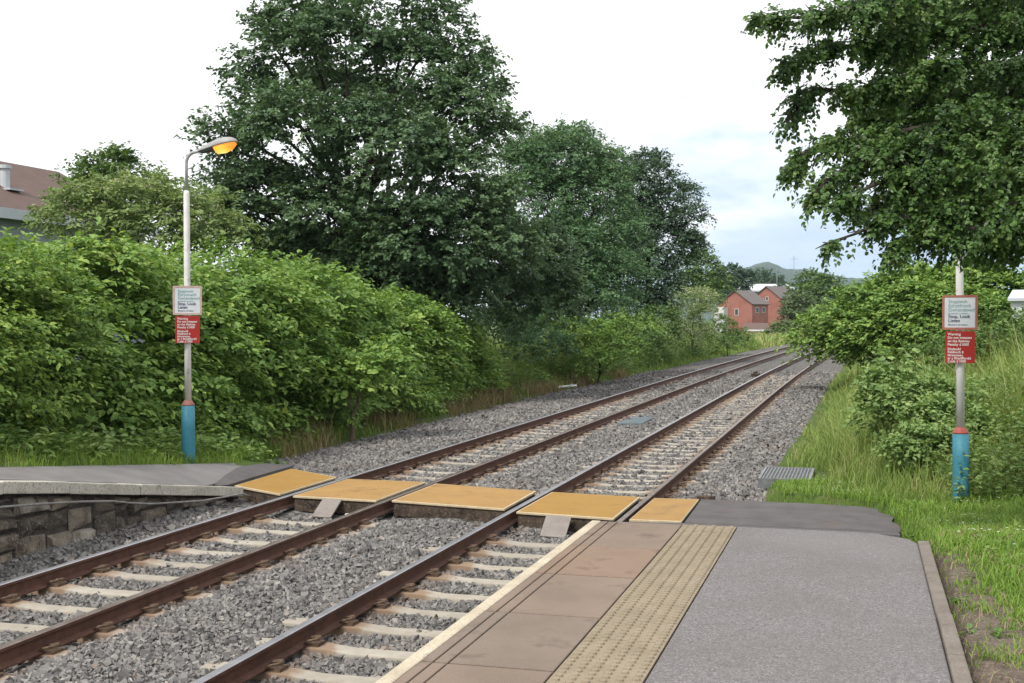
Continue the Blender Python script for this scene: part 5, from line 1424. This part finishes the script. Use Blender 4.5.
mb = MB(); mb.hexa([(-2.1, -0.1, 1.0), (2.1, -0.1, 1.0), (2.1, 4.2, 2.1), (-2.1, 4.2, 2.1), (-2.1, -0.1, 1.15), (2.1, -0.1, 1.15), (2.1, 4.2, 2.25), (-2.1, 4.2, 2.25)]); mb.build('roof', M['pantile'], gar)
mb = MB(); mb.box(-2.15, 2.15, -0.16, -0.103, 0.86, 1.14); mb.build('fascia', M['render_white'], gar)
# garden wall next to the garage
p = at(775, 330, D1 - 10)
mb = MB(); mb.box(-2.6, 2.6, 0, 0.25, -0.6, 1.6); o = mb.build('garden_wall', M['brick_pink']); o.location = (p[0] + 1, p[1], float(ground_z(p[0], p[1]))); o.rotation_euler = (0, 0, R_(8))
tag(o, 'low pinkish garden wall right of the garage at the meadow edge', 'wall')
# white commercial building
D2 = 330
p = at(767, 300, D2); wb = empty('warehouse', (p[0], p[1], 0), R_(12)); tag(wb, 'long flat white roofed building with blue walls behind the red houses', 'building')
zt = 2.49 + (319 - 284.5) / FPX * D2; zb_ = 2.49 + (319 - 291.5) / FPX * D2
mb = MB(); mb.box(-6.0, 7.5, 0.3, 16, -1, zb_); mb.build('wall', M['blue_clad'], wb)
mb = MB(); mb.hexa([(-6.5, -0.2, zb_), (8.0, -0.2, zb_), (8, 16.5, zb_ + 1.9), (-6.5, 16.5, zb_ + 1.9), (-6.5, -0.2, zb_ + 0.4), (8.0, -0.2, zb_ + 0.4), (8, 16.5, zt + 0.6), (-6.5, 16.5, zt + 0.6)]); mb.build('roof', M['white_clad'], wb)
mb = MB(); mb.box(-4.5, -0.5, 0.22, 0.29, zb_ - 2.4, zb_ - 0.5); mb.build('window', M['glass'], wb)
mb = MB(); mb.box(-5.5, -1.0, 17, 21, zb_, zt + 1.9); mb.build('plant_room', M['render_grey'], wb)
# thin masts
for x, y0, d, hm, lab in ((777, 268, 300, 0.07, 'thin pale mast rising in front of the distant hill'), (794, 256, 420, 0.09, 'taller faint mast right of the hill summit')):
    p = at(x, y0, d); mb = MB(); mb.tube([(0, 0, -2), (0, 0, p[2])], [hm * 1.6, hm], 6)
    if d > 400: mb.tube([(-1.2, 0, p[2] - 1), (1.2, 0, p[2] - 1)], 0.05, 5)
    o = mb.build('mast', M['galv'], None, True); o.location = (p[0], p[1], 0); tag(o, lab, 'mast')

# building with brown roof on the left, parallel to the line
bl_ = empty('tiled_building', (-33.0, 40, 0)); tag(bl_, 'brown tiled building with grey walls at the left edge behind the hedge', 'building')
XE, XR, Y0b, Y1b = -33.0, -38.5, 30.0, 53.5
ze = 2.49 + 106 / FPX * 50; zr = ze + 2.9
def bb(mb, name, mat, **kw):
    o = mb.build(name, mat, bl_, **kw); o.location = (33.0, -40, 0); return o
mb = MB(); v = [(XE - 0.5, Y0b, -0.5), (2 * XR - XE + 0.5, Y0b, -0.5), (2 * XR - XE + 0.5, Y0b, ze), (XR, Y0b, zr - 0.1), (XE - 0.5, Y0b, ze)]
v2 = [(x, Y1b, z) for x, _, z in v]; mb.add(v + v2, [(4, 3, 2, 1, 0), (5, 6, 7, 8, 9), (0, 5, 9, 4), (1, 2, 7, 6)]); bb(mb, 'wall', M['render_grey'])
mb = MB()
for xe in (XE, 2 * XR - XE):
    p = [(xe, Y0b - .4, ze), (xe, Y1b + .4, ze), (XR, Y1b + .4, zr), (XR, Y0b - .4, zr)]; q = [(a, b_, c + 0.18) for a, b_, c in p]
    mb.hexa(p + q)
bb(mb, 'roof', M['pantile'])
mb = MB(); mb.box(XE + 0.003, XE + 0.12, Y0b - .4, Y1b + .4, ze - 0.22, ze + 0.2); bb(mb, 'gutter', M['fascia'])
pv = at(5, 181, 53.5); zz = ze + (XE - pv[0]) * (zr - ze) / (XE - XR)
mb = MB(); mb.tube([(pv[0], pv[1], zz), (pv[0], pv[1], zz + 0.95)], 0.2, 12); mb.tube([(pv[0], pv[1], zz + 0.95), (pv[0], pv[1], zz + 1.1)], [0.28, 0.28], 12); mb.box(pv[0] - 0.35, pv[0] + 0.6, pv[1] - 0.45, pv[1] + 0.45, zz + 0.0, zz + 0.08)
bb(mb, 'vent_pipe', M['fascia'])
# pale outbuilding glimpsed at the far right
p = at(1045, 325, 36); gz_ = float(ground_z(p[0], p[1]))
ob = empty('shed', (p[0], p[1], gz_), YAW - 0.42); tag(ob, 'pale grey shed glimpsed through leaves at the right edge', 'shed')
hs = 2.49 + (319 - 301) / FPX * 36 - gz_
mb = MB(); mb.box(-0.92, 2.5, 0, 3, -0.6, hs); mb.build('wall', M['white_clad'], ob)
mb = MB(); mb.hexa([(-1.0, -0.15, hs + .002), (2.7, -0.15, hs + .002), (2.7, 3.2, hs + 0.3), (-1.0, 3.2, hs + 0.3), (-1.0, -0.15, hs + 0.08), (2.7, -0.15, hs + 0.08), (2.7, 3.2, hs + 0.4), (-1.0, 3.2, hs + 0.4)]); mb.build('roof', M['fascia'], ob)

# ------------------------------------------------------------------ hill
def hill():
    D = 2400
    prof = [(560, 330), (640, 306), (690, 288), (725, 276), (745, 268), (757, 264), (765, 263), (775, 265), (783, 268), (800, 270), (825, 274), (850, 278), (900, 286), (980, 300), (1100, 316), (1250, 332)]
    xs_ = np.linspace(560, 1250, 150)
    yy = np.interp(xs_, [a for a, _ in prof], [b for _, b in prof]) + 0.5 * np.sin(xs_ * 0.21) + 0.35 * np.sin(xs_ * 0.53)
    rows = []
    for j, t in enumerate(np.linspace(-1, 1, 25)):
        fall = (1 - t * t) ** 1.3 if abs(t) < 1 else 0
        for x, y in zip(xs_, yy):
            p = at(x, 341.5, D + 550 * t)
            h = (2.49 + (319 - y) / FPX * D + 6) * fall - 6 + 1.0 * math.sin(x * 0.13 + j * 0.8) * fall
            rows.append((p[0], p[1], h))
    n = len(xs_); i = np.arange(n * 25).reshape(25, n)
    f = np.stack([i[:-1, :-1].ravel(), i[:-1, 1:].ravel(), i[1:, 1:].ravel(), i[1:, :-1].ravel()], 1)
    o = link('hill', np_mesh('hill', np.array(rows), f, True), M['hill']); tag(o, kind='structure')
hill()

# ------------------------------------------------------------------ air
mb = MB(); mb.box(-6000, 6000, -6000, 6000, -8, 160)
hz = mb.build('haze', None if False else [], None)
m = bpy.data.materials.new('haze_air'); m.use_nodes = True; nt = m.node_tree
nt.nodes.remove(nt.nodes['Principled BSDF'])
pv_ = N(nt, 'ShaderNodeVolumePrincipled'); pv_.inputs['Color'].default_value = (0.72, 0.86, 1.0, 1); pv_.inputs['Density'].default_value = 0.00010; pv_.inputs['Anisotropy'].default_value = 0.2
nt.links.new(pv_.outputs[0], nt.nodes['Material Output'].inputs['Volume'])
hz.data.materials.append(m); tag(hz, kind='stuff')
USE_HAZE = True
if not USE_HAZE: bpy.data.objects.remove(hz)

# ------------------------------------------------------------------ light
sun_to = -RT * 0.62 - np.array([FW[0], FW[1], 0]) * 0.70
az = math.atan2(sun_to[0], sun_to[1]); EL = R_(50)
sd = Vector((math.sin(az) * math.cos(EL), math.cos(az) * math.cos(EL), math.sin(EL)))
sl = bpy.data.lights.new('sun', 'SUN'); sl.energy = 2.4; sl.angle = R_(12); sl.color = (1.0, 0.95, 0.87)
so = bpy.data.objects.new('sun', sl); C.objects.link(so)
so.rotation_euler = sd.to_track_quat('Z', 'Y').to_euler()
w = bpy.data.worlds.new('World'); S.world = w; w.use_nodes = True
nt = w.node_tree; bg = nt.nodes['Background']
sky = N(nt, 'ShaderNodeTexSky', sky_type='NISHITA'); sky.sun_disc = False; sky.sun_elevation = EL; sky.sun_rotation = az
sky.dust_density = 2.0; sky.air_density = 1.0
gen = nt.nodes.new('ShaderNodeTexCoord').outputs['Generated']
mp = N(nt, 'ShaderNodeMapping'); mp.inputs['Scale'].default_value = (1.0, 1.0, 3.2); nt.links.new(gen, mp.inputs[0])
cl = noise(nt, mp.outputs[0], 4.2, 9, 0.6)
sx = N(nt, 'ShaderNodeSeparateXYZ'); nt.links.new(gen, sx.inputs[0])
# cloud cover: nearly closed high up, thinner low down ahead
el = N(nt, 'ShaderNodeMapRange'); nt.links.new(sx.outputs[2], el.inputs['Value']); el.inputs['From Min'].default_value = 0.0; el.inputs['From Max'].default_value = 0.24; el.inputs['To Min'].default_value = 0.0; el.inputs['To Max'].default_value = 0.45
ad_ = N(nt, 'ShaderNodeMath', operation='ADD'); nt.links.new(cl, ad_.inputs[0]); nt.links.new(el.outputs[0], ad_.inputs[1])
rdot = N(nt, 'ShaderNodeVectorMath', operation='DOT_PRODUCT'); nt.links.new(gen, rdot.inputs[0]); rdot.inputs[1].default_value = tuple(RT)
rm = N(nt, 'ShaderNodeMapRange'); nt.links.new(rdot.outputs['Value'], rm.inputs['Value']); rm.inputs['From Min'].default_value = 0.14; rm.inputs['From Max'].default_value = -0.10; rm.inputs['To Min'].default_value = 0.0; rm.inputs['To Max'].default_value = 0.35
ad2 = N(nt, 'ShaderNodeMath', operation='ADD'); nt.links.new(ad_.outputs[0], ad2.inputs[0]); nt.links.new(rm.outputs[0], ad2.inputs[1]); ad_ = ad2
cover = ramp(nt, [(0.36, (0.75, 0.75, 0.75)), (0.50, (1, 1, 1))], ad_.outputs[0])
ccol = ramp(nt, [(0.40, (3.4, 4.5, 6.2)), (0.62, (4.9, 5.8, 7.0)), (0.82, (8.6, 8.7, 8.9))], ad_.outputs[0])
nt.links.new(mix(nt, sky.outputs[0], ccol, cover), bg.inputs['Color'])
bg.inputs['Strength'].default_value = 0.10
S.view_settings.view_transform = 'Standard'; S.view_settings.look = 'None'; S.view_settings.gamma = 1.0
S.view_settings.use_curve_mapping = False
S.view_settings.exposure = 0.64
S.cycles.max_bounces = 8; S.cycles.diffuse_bounces = 3; S.cycles.glossy_bounces = 3; S.cycles.transmission_bounces = 4; S.cycles.transparent_max_bounces = 8; S.cycles.volume_bounces = 1
S.cycles.use_denoising = True
